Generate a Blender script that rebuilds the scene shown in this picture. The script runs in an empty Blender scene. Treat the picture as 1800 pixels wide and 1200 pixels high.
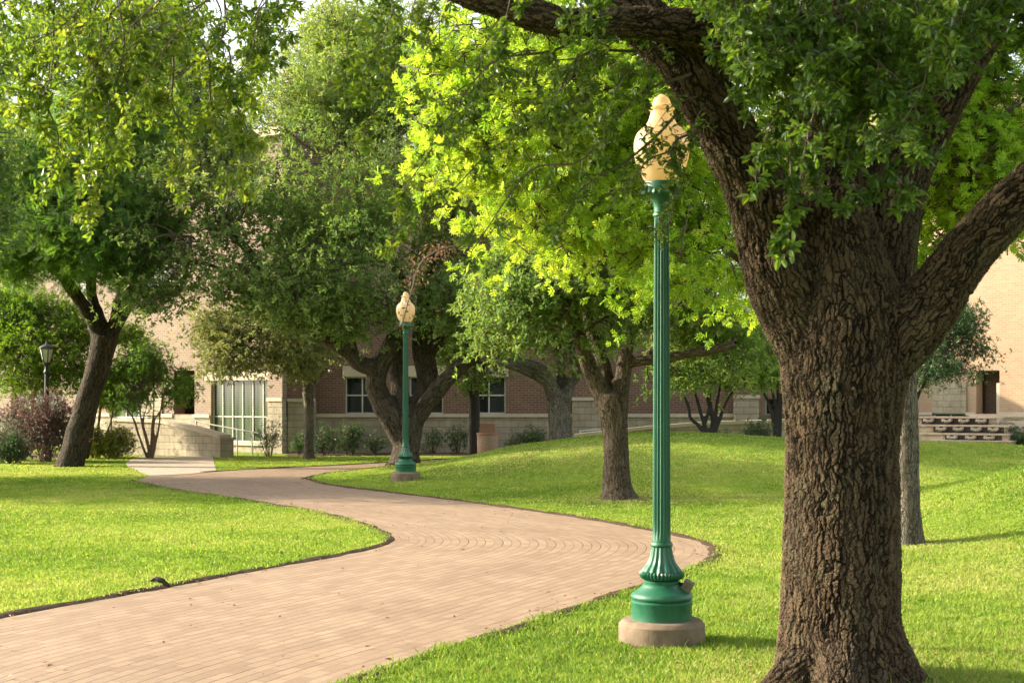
import bpy, math, random
import numpy as np
from mathutils import Vector

S = bpy.context.scene
COL = S.collection
R_ = math.radians
random.seed(7)
rng = np.random.default_rng(11)

# ------------------------------------------------------------------ camera, sky, sun, exposure
F = 2500.0            # focal length in photograph pixels (1800 wide -> 50 mm lens)
EYE = 1.6
HOR = 704.0           # horizon row of the photograph
cam_d = bpy.data.cameras.new("camera")
cam = bpy.data.objects.new("camera", cam_d)
COL.objects.link(cam)
cam.location = (0, 0, EYE)
cam.rotation_euler = (R_(90), 0, 0)
cam_d.sensor_width = 36.0
cam_d.lens = 50.0
cam_d.shift_y = (HOR - 600.0) / 1800.0
cam_d.clip_start = 0.1
cam_d.clip_end = 3000
cam_d.dof.use_dof = True
cam_d.dof.focus_distance = 16.0
cam_d.dof.aperture_fstop = 5.6
S.camera = cam

SUN_EL, SUN_BACK = 24.0, 12.0       # degrees; sun stands to the left, a little behind the scene
wld = bpy.data.worlds.new("World")
S.world = wld
wld.use_nodes = True
wn = wld.node_tree
bg = wn.nodes["Background"]
sky = wn.nodes.new("ShaderNodeTexSky")
sky.sky_type = 'NISHITA'
sky.sun_disc = False
sky.sun_elevation = R_(SUN_EL)
sky.sun_rotation = R_(-90 + SUN_BACK)
sky.air_density = 1.3
sky.dust_density = 4.0
sky.ozone_density = 1.0
hz = wn.nodes.new("ShaderNodeHueSaturation")       # thin haze whitens the sky
hz.inputs["Saturation"].default_value = 0.4
hz.inputs["Value"].default_value = 1.35
wn.links.new(sky.outputs[0], hz.inputs["Color"])
wn.links.new(hz.outputs[0], bg.inputs[0])
bg.inputs[1].default_value = 0.15

sun_d = bpy.data.lights.new("sun", 'SUN')
sun_d.energy = 5.0
sun_d.angle = R_(0.5)
sun_d.color = (1.0, 0.87, 0.65)
sun = bpy.data.objects.new("sun", sun_d)
COL.objects.link(sun)
az = R_(SUN_BACK)
to_sun = Vector((-math.cos(az) * math.cos(R_(SUN_EL)), math.sin(az) * math.cos(R_(SUN_EL)), math.sin(R_(SUN_EL))))
sun.rotation_euler = to_sun.to_track_quat('Z', 'Y').to_euler()
sun.location = (-30, 5, 25)

S.view_settings.view_transform = 'Standard'
S.view_settings.look = 'None'
S.view_settings.gamma = 1.0
S.view_settings.use_curve_mapping = False
S.view_settings.exposure = 1.33

S.render.engine = 'CYCLES'
S.cycles.max_bounces = 7
S.cycles.diffuse_bounces = 4
S.cycles.glossy_bounces = 2
S.cycles.transmission_bounces = 4
S.cycles.transparent_max_bounces = 4
S.cycles.use_denoising = True
S.cycles.sample_clamp_indirect = 6.0
S.cycles.caustics_reflective = False
S.cycles.caustics_refractive = False


# ------------------------------------------------------------------ small helpers
def P(px, py, d):
    """point at depth d seen at photograph pixel px, py"""
    return np.array([(px - 900.0) / F * d, d, EYE + (HOR - py) / F * d])


def G(px, py):
    """flat-ground point under photograph pixel"""
    d = EYE * F / (py - HOR)
    return np.array([(px - 900.0) / F * d, d])


def _hash(ix, iy, iz, seed):
    h = (ix * 374761393 + iy * 668265263 + iz * 2147483647 + seed * 144665) & 0xFFFFFFFF
    h = ((h ^ (h >> 13)) * 1274126177) & 0xFFFFFFFF
    return ((h ^ (h >> 16)) & 0xFFFF) / 65535.0


def noise3(p, seed=0):
    p = np.asarray(p, float)
    i = np.floor(p).astype(np.int64)
    f = p - i
    f = f * f * (3 - 2 * f)
    out = 0
    for dx in (0, 1):
        for dy in (0, 1):
            for dz in (0, 1):
                w = (f[:, 0] if dx else 1 - f[:, 0]) * (f[:, 1] if dy else 1 - f[:, 1]) * (f[:, 2] if dz else 1 - f[:, 2])
                out = out + w * _hash(i[:, 0] + dx, i[:, 1] + dy, i[:, 2] + dz, seed)
    return out


def fbm(p, seed=0):
    p = np.asarray(p, float)
    return (noise3(p, seed) * 0.55 + noise3(p * 2.1, seed + 1) * 0.3 + noise3(p * 4.3, seed + 2) * 0.15)


def unit(v):
    v = np.asarray(v, float)
    n = np.linalg.norm(v, axis=-1, keepdims=True)
    return v / np.maximum(n, 1e-9)


def smooth01(x):
    x = np.clip(x, 0, 1)
    return x * x * (3 - 2 * x)


def link(name, me, parent=None):
    o = bpy.data.objects.new(name, me)
    COL.objects.link(o)
    if parent is not None:
        o.parent = parent
        o.matrix_parent_inverse = parent.matrix_world.inverted() if False else o.matrix_parent_inverse
    return o


def tag(o, label=None, cat=None, group=None, kind=None):
    if label: o["label"] = label
    if cat: o["category"] = cat
    if group: o["group"] = group
    if kind: o["kind"] = kind
    return o


def empty(name, loc, label=None, cat=None, group=None):
    o = bpy.data.objects.new(name, None)
    COL.objects.link(o)
    o.location = loc
    o.empty_display_size = 0.3
    return tag(o, label, cat, group)


def raw_mesh(name, verts, loops, starts, mats, mat_idx=None, smooth=False, attrs=None, off=None):
    verts = np.asarray(verts, np.float32)
    if off is not None:
        verts = verts - np.asarray(off, np.float32)
    me = bpy.data.meshes.new(name)
    me.vertices.add(len(verts))
    me.vertices.foreach_set("co", verts.ravel())
    loops = np.asarray(loops, np.int32)
    starts = np.asarray(starts, np.int32)
    me.loops.add(len(loops))
    me.loops.foreach_set("vertex_index", loops)
    me.polygons.add(len(starts))
    me.polygons.foreach_set("loop_start", starts)
    for m in mats:
        me.materials.append(m)
    if mat_idx is not None:
        me.polygons.foreach_set("material_index", np.asarray(mat_idx, np.int32))
    me.polygons.foreach_set("use_smooth", np.full(len(starts), smooth, bool))
    if attrs:
        for k, a in attrs.items():
            a = np.asarray(a, np.float32)
            if a.ndim == 1:
                at = me.attributes.new(k, 'FLOAT', 'POINT')
                at.data.foreach_set("value", a)
            else:
                at = me.attributes.new(k, 'FLOAT_VECTOR', 'POINT')
                at.data.foreach_set("vector", a.ravel())
    me.update(calc_edges=True)
    me.validate()
    return me


class Bag:
    """collects vertex and face arrays for one mesh"""
    def __init__(self):
        self.v, self.f, self.m, self.r, self.n = [], [], [], [], 0

    def add(self, verts, faces, mat=0, rnd=None):
        verts = np.asarray(verts, float)
        faces = np.asarray(faces, np.int64)
        self.v.append(verts)
        self.f.append(faces + self.n)
        self.m.append(np.full(len(faces), mat))
        self.r.append(np.full(len(verts), 0.5) if rnd is None else rnd)
        self.n += len(verts)

    def build(self, name, mats, parent=None, smooth=False):
        v = np.concatenate(self.v)
        loops = np.concatenate([f.ravel() for f in self.f])
        sizes = np.concatenate([np.full(len(f), f.shape[1]) for f in self.f])
        starts = np.concatenate([[0], np.cumsum(sizes)[:-1]])
        off = np.array(parent.location) if parent is not None else None
        me = raw_mesh(name, v, loops, starts, mats, np.concatenate(self.m), smooth,
                      {"rnd": np.concatenate(self.r)}, off)
        return link(name, me, parent)


def frames(pts):
    """parallel-transport frames along a polyline"""
    pts = np.asarray(pts, float)
    t = np.gradient(pts, axis=0)
    t = unit(t)
    ref = np.array([1.0, 0.0, 0.0]) if abs(t[0][0]) < 0.9 else np.array([0, 0, 1.0])
    n = unit(np.cross(t[0], np.cross(ref, t[0])))
    N = [n]
    for i in range(1, len(pts)):
        n = N[-1] - t[i] * np.dot(N[-1], t[i])
        N.append(unit(n))
    N = np.array(N)
    return t, N, np.cross(t, N)


def resample(pts, rad, step):
    """smooth (Catmull-Rom) resampling of a polyline with radii"""
    pts = np.asarray(pts, float)
    rad = np.asarray(rad, float)
    q = np.column_stack([pts, rad])
    q = np.vstack([2 * q[0] - q[1], q, 2 * q[-1] - q[-2]])
    out = []
    for i in range(1, len(q) - 2):
        L = np.linalg.norm(q[i + 1][:3] - q[i][:3])
        n = max(1, int(round(L / step)))
        u = np.linspace(0, 1, n, endpoint=False)[:, None]
        a, b, c, d = q[i - 1], q[i], q[i + 1], q[i + 2]
        out.append(0.5 * (2 * b + (c - a) * u + (2 * a - 5 * b + 4 * c - d) * u ** 2 + (-a + 3 * b - 3 * c + d) * u ** 3))
    out = np.vstack(out + [q[-2][None]])
    return out[:, :3], np.maximum(out[:, 3], 0.001)


def tube(pts, rad, sides=8, cap=True):
    t, N, B = frames(pts)
    n = len(pts)
    a = np.linspace(0, 2 * math.pi, sides, endpoint=False)
    ring = np.cos(a)[None, :, None] * N[:, None, :] + np.sin(a)[None, :, None] * B[:, None, :]
    v = np.asarray(pts)[:, None, :] + ring * np.asarray(rad)[:, None, None]
    v = v.reshape(-1, 3)
    i = np.arange(n - 1)[:, None] * sides
    j = np.arange(sides)[None, :]
    k = (j + 1) % sides
    f = np.stack([i + j, i + k, i + sides + k, i + sides + j], -1).reshape(-1, 4)
    if cap:
        for base, tip, flip in ((0, pts[0], True), ((n - 1) * sides, pts[-1], False)):
            c = len(v)
            v = np.vstack([v, [tip]])
            jj = np.arange(sides)
            kk = (jj + 1) % sides
            q = np.stack([base + jj, base + kk, np.full(sides, c), np.full(sides, c)], -1)
            q = q[:, :3]
            if flip:
                q = q[:, ::-1]
            f_t = q
            if flip:
                f0 = f_t
            else:
                f1 = f_t
        return v, f, np.vstack([f0, f1])
    return v, f, None


# ------------------------------------------------------------------ materials
def mat(name):
    m = bpy.data.materials.new(name)
    m.use_nodes = True
    nt = m.node_tree
    return m, nt, nt.nodes["Principled BSDF"]


def nd(nt, typ, **kw):
    n = nt.nodes.new(typ)
    for k, v in kw.items():
        setattr(n, k, v)
    return n


def ramp(nt, fac, stops, interp='LINEAR'):
    r = nd(nt, "ShaderNodeValToRGB")
    r.color_ramp.interpolation = interp
    els = r.color_ramp.elements
    els[0].position, els[0].color = stops[0][0], (*stops[0][1], 1)
    els[1].position, els[1].color = stops[-1][0], (*stops[-1][1], 1)
    for p, c in stops[1:-1]:
        e = els.new(p)
        e.color = (*c, 1)
    nt.links.new(fac, r.inputs[0])
    return r.outputs[0]


def mix_rgb(nt, fac, a, b, mode='MIX'):
    m = nd(nt, "ShaderNodeMix", data_type='RGBA', blend_type=mode)
    for sock, val in ((m.inputs[0], fac), (m.inputs[6], a), (m.inputs[7], b)):
        if hasattr(val, "links") or hasattr(val, "is_output"):
            nt.links.new(val, sock)
        elif isinstance(val, (int, float)):
            sock.default_value = val
        else:
            sock.default_value = (*val, 1)
    return m.outputs[2]


def math_n(nt, op, a, b=None, clamp=False):
    m = nd(nt, "ShaderNodeMath", operation=op, use_clamp=clamp)
    for s, v in ((m.inputs[0], a), (m.inputs[1], b)):
        if v is None:
            continue
        if isinstance(v, (int, float)):
            s.default_value = v
        else:
            nt.links.new(v, s)
    return m.outputs[0]


def noise_n(nt, vec, scale, detail=4, rough=0.6):
    n = nd(nt, "ShaderNodeTexNoise")
    n.inputs["Scale"].default_value = scale
    n.inputs["Detail"].default_value = detail
    n.inputs["Roughness"].default_value = rough
    if vec is not None:
        nt.links.new(vec, n.inputs["Vector"])
    return n.outputs[0]


def objco(nt):
    return nd(nt, "ShaderNodeTexCoord").outputs["Object"]


def attr(nt, name, out="Vector"):
    a = nd(nt, "ShaderNodeAttribute", attribute_name=name)
    return a.outputs[out]


def bump(nt, bsdf, height, strength=0.4, dist=0.02):
    b = nd(nt, "ShaderNodeBump")
    b.inputs["Strength"].default_value = strength
    b.inputs["Distance"].default_value = dist
    nt.links.new(height, b.inputs["Height"])
    nt.links.new(b.outputs[0], bsdf.inputs["Normal"])


def leaf_mat(name, cols, trans=0.42, tint=(1.25, 1.25, 0.5), rough=0.42, spec=0.5):
    m, nt, b = mat(name)
    r = attr(nt, "rnd", "Fac")
    c = ramp(nt, r, [(i / (len(cols) - 1), k) for i, k in enumerate(cols)])
    nt.links.new(c, b.inputs["Base Color"])
    b.inputs["Roughness"].default_value = rough
    b.inputs["Specular IOR Level"].default_value = spec
    tr = nd(nt, "ShaderNodeBsdfTranslucent")
    tc = mix_rgb(nt, 1.0, c, tint, 'MULTIPLY')
    tc.node.clamp_result = False
    nt.links.new(tc, tr.inputs[0])
    mx = nd(nt, "ShaderNodeMixShader")
    mx.inputs[0].default_value = trans
    nt.links.new(b.outputs[0], mx.inputs[1])
    nt.links.new(tr.outputs[0], mx.inputs[2])
    nt.links.new(mx.outputs[0], nt.nodes["Material Output"].inputs["Surface"])
    return m


def bark_mat(name, dark, mid, light, lichen, scale=20.0, stretch=0.26, disp=0.022, true_disp=False, lich=0.5):
    m, nt, b = mat(name)
    co = attr(nt, "bark")
    warp = nd(nt, "ShaderNodeTexNoise")
    warp.inputs["Scale"].default_value = 9.0
    warp.inputs["Detail"].default_value = 3
    nt.links.new(co, warp.inputs["Vector"])
    sub = nd(nt, "ShaderNodeVectorMath", operation='SUBTRACT')
    nt.links.new(warp.outputs["Color"], sub.inputs[0])
    sub.inputs[1].default_value = (0.5, 0.5, 0.5)
    scl = nd(nt, "ShaderNodeVectorMath", operation='SCALE')
    scl.inputs["Scale"].default_value = 0.1
    nt.links.new(sub.outputs[0], scl.inputs[0])
    addv = nd(nt, "ShaderNodeVectorMath", operation='ADD')
    nt.links.new(co, addv.inputs[0])
    nt.links.new(scl.outputs[0], addv.inputs[1])
    mp = nd(nt, "ShaderNodeMapping")
    mp.inputs["Scale"].default_value = (1, 1, stretch)
    nt.links.new(addv.outputs[0], mp.inputs[0])
    vo = nd(nt, "ShaderNodeTexVoronoi", feature='DISTANCE_TO_EDGE')
    vo.inputs["Scale"].default_value = scale
    nt.links.new(mp.outputs[0], vo.inputs["Vector"])
    mp2 = nd(nt, "ShaderNodeMapping")
    mp2.inputs["Scale"].default_value = (1, 1, 0.55)
    nt.links.new(addv.outputs[0], mp2.inputs[0])
    vo2 = nd(nt, "ShaderNodeTexVoronoi", feature='DISTANCE_TO_EDGE')
    vo2.inputs["Scale"].default_value = scale * 2.3
    nt.links.new(mp2.outputs[0], vo2.inputs["Vector"])
    h1 = nd(nt, "ShaderNodeMapRange", interpolation_type='SMOOTHSTEP')
    h1.inputs[1].default_value, h1.inputs[2].default_value = 0.0, 0.17
    nt.links.new(vo.outputs[0], h1.inputs[0])
    h2 = nd(nt, "ShaderNodeMapRange", interpolation_type='SMOOTHSTEP')
    h2.inputs[1].default_value, h2.inputs[2].default_value = 0.0, 0.25
    nt.links.new(vo2.outputs[0], h2.inputs[0])
    fine = noise_n(nt, mp2.outputs[0], 42, 6, 0.75)
    # furrows fade in and out along their length
    gate = nd(nt, "ShaderNodeMapRange")
    gate.inputs[1].default_value, gate.inputs[2].default_value = 0.42, 0.6
    gate.inputs[3].default_value = 0.5
    nt.links.new(noise_n(nt, mp.outputs[0], 14.0, 2, 0.5), gate.inputs[0])
    inv = math_n(nt, 'MULTIPLY', math_n(nt, 'SUBTRACT', 1.0, h1.outputs[0]), gate.outputs[0])
    plates = math_n(nt, 'SUBTRACT', 1.0, inv)
    rnd_c = nd(nt, "ShaderNodeTexVoronoi")
    rnd_c.inputs["Scale"].default_value = scale
    nt.links.new(mp.outputs[0], rnd_c.inputs["Vector"])
    cellv = nd(nt, "ShaderNodeSeparateColor")
    nt.links.new(rnd_c.outputs["Color"], cellv.inputs[0])
    plates = math_n(nt, 'MULTIPLY', plates, math_n(nt, 'ADD', math_n(nt, 'MULTIPLY', cellv.outputs[0], 0.4), 0.7))
    h = math_n(nt, 'ADD', math_n(nt, 'MULTIPLY', plates, 0.56),
               math_n(nt, 'ADD', math_n(nt, 'MULTIPLY', h2.outputs[0], 0.16), math_n(nt, 'MULTIPLY', fine, 0.5)))
    c = ramp(nt, h, [(0.22, dark), (0.6, mid), (0.98, light)])
    ln = noise_n(nt, co, 5.0, 5, 0.7)
    lm = nd(nt, "ShaderNodeMapRange")
    lm.inputs[1].default_value, lm.inputs[2].default_value = 0.5, 0.68
    lm.inputs[4].default_value = lich
    nt.links.new(ln, lm.inputs[0])
    lmask = math_n(nt, 'MULTIPLY', lm.outputs[0], h1.outputs[0])
    c = mix_rgb(nt, lmask, c, lichen)
    big = noise_n(nt, co, 1.7, 3, 0.5)
    c = mix_rgb(nt, 0.55, c, ramp(nt, big, [(0.3, (0.62, 0.6, 0.58)), (0.7, (1, 0.97, 0.92))]), 'MULTIPLY')
    nt.links.new(c, b.inputs["Base Color"])
    b.inputs["Roughness"].default_value = 0.9
    b.inputs["Specular IOR Level"].default_value = 0.15
    if true_disp:
        dn = nd(nt, "ShaderNodeDisplacement")
        dn.inputs["Midlevel"].default_value = 0.8
        dn.inputs["Scale"].default_value = disp
        nt.links.new(h, dn.inputs["Height"])
        nt.links.new(dn.outputs[0], nt.nodes["Material Output"].inputs["Displacement"])
        m.displacement_method = 'BOTH'
    else:
        bump(nt, b, h, 1.0, disp)
    return m


def simple_mat(name, col, rough=0.6, var=0.15, scale=6.0, bstr=0.2, bscale=40.0, metal=0.0, spec=0.4):
    m, nt, b = mat(name)
    co = objco(nt)
    n = noise_n(nt, co, scale, 5, 0.65)
    lo = tuple(max(0, c * (1 - var)) for c in col)
    hi = tuple(c * (1 + var) for c in col)
    nt.links.new(ramp(nt, n, [(0.3, lo), (0.7, hi)]), b.inputs["Base Color"])
    b.inputs["Roughness"].default_value = rough
    b.inputs["Metallic"].default_value = metal
    b.inputs["Specular IOR Level"].default_value = spec
    if bstr > 0:
        bump(nt, b, noise_n(nt, co, bscale, 4, 0.6), bstr, 0.01)
    return m


def brick_mat(name, c1, c2, mortar, rough=0.85):
    m, nt, b = mat(name)
    uv = nd(nt, "ShaderNodeUVMap").outputs[0]
    br = nd(nt, "ShaderNodeTexBrick")
    br.inputs["Scale"].default_value = 1.0
    br.inputs["Brick Width"].default_value = 0.205
    br.inputs["Row Height"].default_value = 0.072
    br.inputs["Mortar Size"].default_value = 0.006
    br.inputs["Mortar Smooth"].default_value = 0.1
    br.inputs["Bias"].default_value = -0.1
    br.inputs["Color1"].default_value = (*c1, 1)
    br.inputs["Color2"].default_value = (*c2, 1)
    br.inputs["Mortar"].default_value = (*mortar, 1)
    nt.links.new(uv, br.inputs["Vector"])
    n = noise_n(nt, uv, 0.9, 5, 0.6)
    c = mix_rgb(nt, 0.5, br.outputs["Color"], ramp(nt, n, [(0.3, (0.75, 0.74, 0.72)), (0.7, (1.1, 1.08, 1.05))]), 'MULTIPLY')
    nt.links.new(c, b.inputs["Base Color"])
    b.inputs["Roughness"].default_value = rough
    bump(nt, b, math_n(nt, 'SUBTRACT', 1.0, br.outputs["Fac"]), 0.5, 0.006)
    return m


def block_mat(name, c1, c2, mortar, bw, bh, ms=0.008, bstr=0.5, rough=0.9):
    m, nt, b = mat(name)
    uv = nd(nt, "ShaderNodeUVMap").outputs[0]
    br = nd(nt, "ShaderNodeTexBrick")
    br.inputs["Scale"].default_value = 1.0
    br.inputs["Brick Width"].default_value = bw
    br.inputs["Row Height"].default_value = bh
    br.inputs["Mortar Size"].default_value = ms
    br.inputs["Color1"].default_value = (*c1, 1)
    br.inputs["Color2"].default_value = (*c2, 1)
    br.inputs["Mortar"].default_value = (*mortar, 1)
    nt.links.new(uv, br.inputs["Vector"])
    n = noise_n(nt, uv, 2.2, 6, 0.7)
    st = nd(nt, "ShaderNodeMapping")
    st.inputs["Scale"].default_value = (3.0, 0.35, 1)
    nt.links.new(uv, st.inputs[0])
    n2 = noise_n(nt, st.outputs[0], 1.6, 4, 0.6)
    c = mix_rgb(nt, 0.6, br.outputs["Color"], ramp(nt, n, [(0.3, (0.72, 0.7, 0.67)), (0.7, (1.1, 1.08, 1.04))]), 'MULTIPLY')
    c = mix_rgb(nt, 0.45, c, ramp(nt, n2, [(0.35, (0.6, 0.58, 0.54)), (0.6, (1, 1, 1))]), 'MULTIPLY')
    nt.links.new(c, b.inputs["Base Color"])
    b.inputs["Roughness"].default_value = rough
    hh = math_n(nt, 'ADD', math_n(nt, 'MULTIPLY', br.outputs["Fac"], -0.6), noise_n(nt, uv, 9, 6, 0.7))
    bump(nt, b, hh, bstr, 0.03)
    return m


M = {}
# foliage (albedo-like values)
M['oak_near'] = leaf_mat("oak_leaf_near", [(0.045, 0.09, 0.02), (0.09, 0.165, 0.028), (0.15, 0.235, 0.035), (0.23, 0.285, 0.055)], 0.48, (1.7, 1.55, 0.5), 0.38, 0.45)
M['red_oak'] = leaf_mat("lobed_leaf_yellow_green", [(0.17, 0.32, 0.028), (0.25, 0.405, 0.035), (0.335, 0.465, 0.045), (0.45, 0.54, 0.065)], 0.55, (1.4, 1.32, 0.8), 0.5, 0.3)
M['oak_mid'] = leaf_mat("live_oak_leaf", [(0.08, 0.15, 0.036), (0.135, 0.215, 0.056), (0.195, 0.27, 0.082), (0.28, 0.32, 0.125)], 0.48, (1.4, 1.4, 0.6), 0.5, 0.35)
M['oak_pale'] = leaf_mat("live_oak_leaf_pale", [(0.15, 0.18, 0.08), (0.22, 0.25, 0.11), (0.30, 0.32, 0.15), (0.38, 0.36, 0.19)], 0.36, (1.3, 1.25, 0.6), 0.48, 0.4)
M['pistache'] = leaf_mat("feathery_leaf", [(0.085, 0.18, 0.036), (0.13, 0.24, 0.046), (0.18, 0.29, 0.065)], 0.5, (1.4, 1.4, 0.55), 0.5, 0.35)
M['bright'] = leaf_mat("bright_green_leaf", [(0.09, 0.18, 0.015), (0.15, 0.26, 0.02), (0.22, 0.31, 0.03)], 0.45, (1.4, 1.4, 0.5), 0.5, 0.35)
M['dark_leaf'] = leaf_mat("dark_green_leaf", [(0.035, 0.08, 0.028), (0.055, 0.115, 0.038), (0.09, 0.155, 0.055)], 0.32, (1.3, 1.35, 0.5), 0.42, 0.45)
M['purple'] = leaf_mat("purple_leaf", [(0.045, 0.022, 0.022), (0.08, 0.04, 0.036), (0.14, 0.085, 0.075), (0.22, 0.18, 0.16)], 0.3, (1.4, 0.9, 0.8), 0.4, 0.5)
M['silver'] = leaf_mat("silver_leaf", [(0.16, 0.19, 0.13), (0.24, 0.27, 0.19), (0.32, 0.34, 0.26)], 0.25, (1.1, 1.2, 0.8), 0.6, 0.3)
M['hedge'] = leaf_mat("hedge_leaf", [(0.12, 0.16, 0.015), (0.24, 0.29, 0.02), (0.36, 0.38, 0.03)], 0.35, (1.3, 1.3, 0.5), 0.5, 0.3)
M['brown_leaf'] = leaf_mat("dry_brown_leaf", [(0.15, 0.085, 0.045), (0.22, 0.125, 0.07), (0.3, 0.19, 0.115)], 0.3, (1.3, 1.0, 0.7), 0.6, 0.3)
M['grass'] = leaf_mat("grass_blade", [(0.105, 0.185, 0.028), (0.165, 0.262, 0.038), (0.23, 0.315, 0.055), (0.31, 0.35, 0.10), (0.42, 0.37, 0.19)], 0.45, (1.3, 1.25, 0.75), 0.75, 0.08)
M['twig'] = simple_mat("twig_bark", (0.10, 0.075, 0.05), 0.9, 0.3, 8, 0.2)
M['bark_near'] = bark_mat("furrowed_oak_bark", (0.008, 0.006, 0.004), (0.040, 0.028, 0.0175), (0.128, 0.089, 0.054), (0.085, 0.09, 0.05), 35.0, 0.14, 0.037, True, 0.6)
M['bark_gray'] = bark_mat("grey_oak_bark", (0.035, 0.029, 0.022), (0.13, 0.11, 0.084), (0.28, 0.248, 0.195), (0.28, 0.285, 0.225), 34.0, 0.1, 0.04, False, 0.55)
M['bark_mid'] = bark_mat("brown_oak_bark", (0.024, 0.018, 0.012), (0.095, 0.072, 0.049), (0.2, 0.155, 0.108), (0.17, 0.175, 0.115), 26.0, 0.14, 0.045, False, 0.5)
M['bark_dark'] = bark_mat("dark_bark", (0.018, 0.014, 0.010), (0.075, 0.06, 0.045), (0.17, 0.138, 0.10), (0.16, 0.165, 0.115), 22.0, 0.14, 0.05, False, 0.55)
M['bark_lean'] = bark_mat("dark_lean_bark", (0.012, 0.010, 0.008), (0.048, 0.037, 0.027), (0.12, 0.094, 0.066), (0.12, 0.115, 0.075), 22.0, 0.12, 0.05, False, 0.45)
M['myrtle_bark'] = simple_mat("smooth_bark", (0.16, 0.10, 0.065), 0.7, 0.25, 6, 0.1)
M['myrtle_dark'] = simple_mat("smooth_dark_bark", (0.03, 0.024, 0.02), 0.8, 0.25, 6, 0.1)
# masonry
M['brick_shade'] = brick_mat("shaded_brown_brick", (0.125, 0.062, 0.043), (0.17, 0.088, 0.06), (0.26, 0.2, 0.15))  # darker copy of the left wing's brick with shade put into its colour
M['brick_tan'] = brick_mat("tan_brick", (0.34, 0.225, 0.138), (0.40, 0.27, 0.172), (0.40, 0.32, 0.23))
M['brick_pink'] = brick_mat("pink_brown_brick", (0.185, 0.122, 0.083), (0.235, 0.16, 0.112), (0.34, 0.275, 0.2))
M['stone'] = block_mat("split_face_limestone", (0.33, 0.28, 0.2), (0.39, 0.335, 0.245), (0.2, 0.165, 0.115), 0.4, 0.2, 0.006, 1.0)
M['stone_cap'] = simple_mat("smooth_limestone", (0.46, 0.38, 0.28), 0.8, 0.14, 2.5, 0.15)
M['stone_pale'] = block_mat("pale_stone_cladding", (0.48, 0.37, 0.27), (0.58, 0.47, 0.36), (0.3, 0.24, 0.18), 0.75, 0.24, 0.008, 0.2)
M['dark_tile'] = simple_mat("dark_slate_tile", (0.06, 0.04, 0.042), 0.45, 0.3, 5, 0.1)
M['concrete'] = simple_mat("weathered_concrete", (0.34, 0.27, 0.2), 0.9, 0.22, 3.0, 0.3, 60)
M['footing'] = simple_mat("stained_footing_concrete", (0.165, 0.118, 0.078), 0.9, 0.35, 6.0, 0.35, 80)
M['alu'] = simple_mat("white_aluminium", (0.5, 0.48, 0.42), 0.45, 0.05, 3, 0)
M['rail'] = simple_mat("galvanised_rail", (0.55, 0.54, 0.5), 0.4, 0.08, 5, 0, metal=0.5)
M['pebble'] = simple_mat("exposed_aggregate", (0.36, 0.24, 0.17), 0.95, 0.5, 60, 0.6, 90)
M['lid'] = simple_mat("terracotta_plastic_lid", (0.33, 0.17, 0.115), 0.6, 0.12, 4, 0.1)
M['black'] = simple_mat("black_iron", (0.02, 0.022, 0.022), 0.5, 0.2, 4, 0)
M['box'] = simple_mat("olive_metal_box", (0.13, 0.12, 0.075), 0.6, 0.2, 9, 0.1)
M['clod'] = simple_mat("dark_clod", (0.03, 0.024, 0.018), 0.95, 0.4, 30, 0.6, 60)


def green_paint():
    m, nt, b = mat("weathered_green_paint")
    co = objco(nt)
    n = noise_n(nt, co, 3.0, 6, 0.65)
    st = nd(nt, "ShaderNodeMapping")
    st.inputs["Scale"].default_value = (14, 14, 0.8)
    nt.links.new(co, st.inputs[0])
    n2 = noise_n(nt, st.outputs[0], 2.0, 4, 0.6)
    c = ramp(nt, n, [(0.3, (0.005, 0.062, 0.028)), (0.7, (0.010, 0.092, 0.043))])
    n4 = noise_n(nt, co, 11.0, 6, 0.75)
    c = mix_rgb(nt, ramp(nt, n4, [(0.52, (0, 0, 0)), (0.72, (0.45, 0.45, 0.45))]), c, (0.075, 0.17, 0.11))
    chip = noise_n(nt, co, 38.0, 4, 0.7)
    c = mix_rgb(nt, ramp(nt, chip, [(0.7, (0, 0, 0)), (0.74, (0.8, 0.8, 0.8))]), c, (0.03, 0.035, 0.025))
    c = mix_rgb(nt, 0.35, c, ramp(nt, n2, [(0.5, (0.012, 0.13, 0.065)), (0.75, (0.06, 0.2, 0.12))]))
    nt.links.new(c, b.inputs["Base Color"])
    nt.links.new(ramp(nt, n, [(0.3, (0.36, 0.36, 0.36)), (0.7, (0.56, 0.56, 0.56))]), b.inputs["Roughness"])
    bump(nt, b, noise_n(nt, co, 45, 3, 0.6), 0.08, 0.004)
    return m


def globe_mat():
    m, nt, b = mat("cream_acrylic_globe")
    n = noise_n(nt, objco(nt), 5, 3, 0.5)
    c = ramp(nt, n, [(0.3, (0.80, 0.63, 0.38)), (0.7, (0.82, 0.655, 0.41))])
    nt.links.new(c, b.inputs["Base Color"])
    b.inputs["Roughness"].default_value = 0.22
    tr = nd(nt, "ShaderNodeBsdfTranslucent")
    tr.inputs[0].default_value = (0.9, 0.72, 0.44, 1)
    mx = nd(nt, "ShaderNodeMixShader")
    mx.inputs[0].default_value = 0.45
    nt.links.new(b.outputs[0], mx.inputs[1])
    nt.links.new(tr.outputs[0], mx.inputs[2])
    nt.links.new(mx.outputs[0], nt.nodes["Material Output"].inputs["Surface"])
    return m


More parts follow.
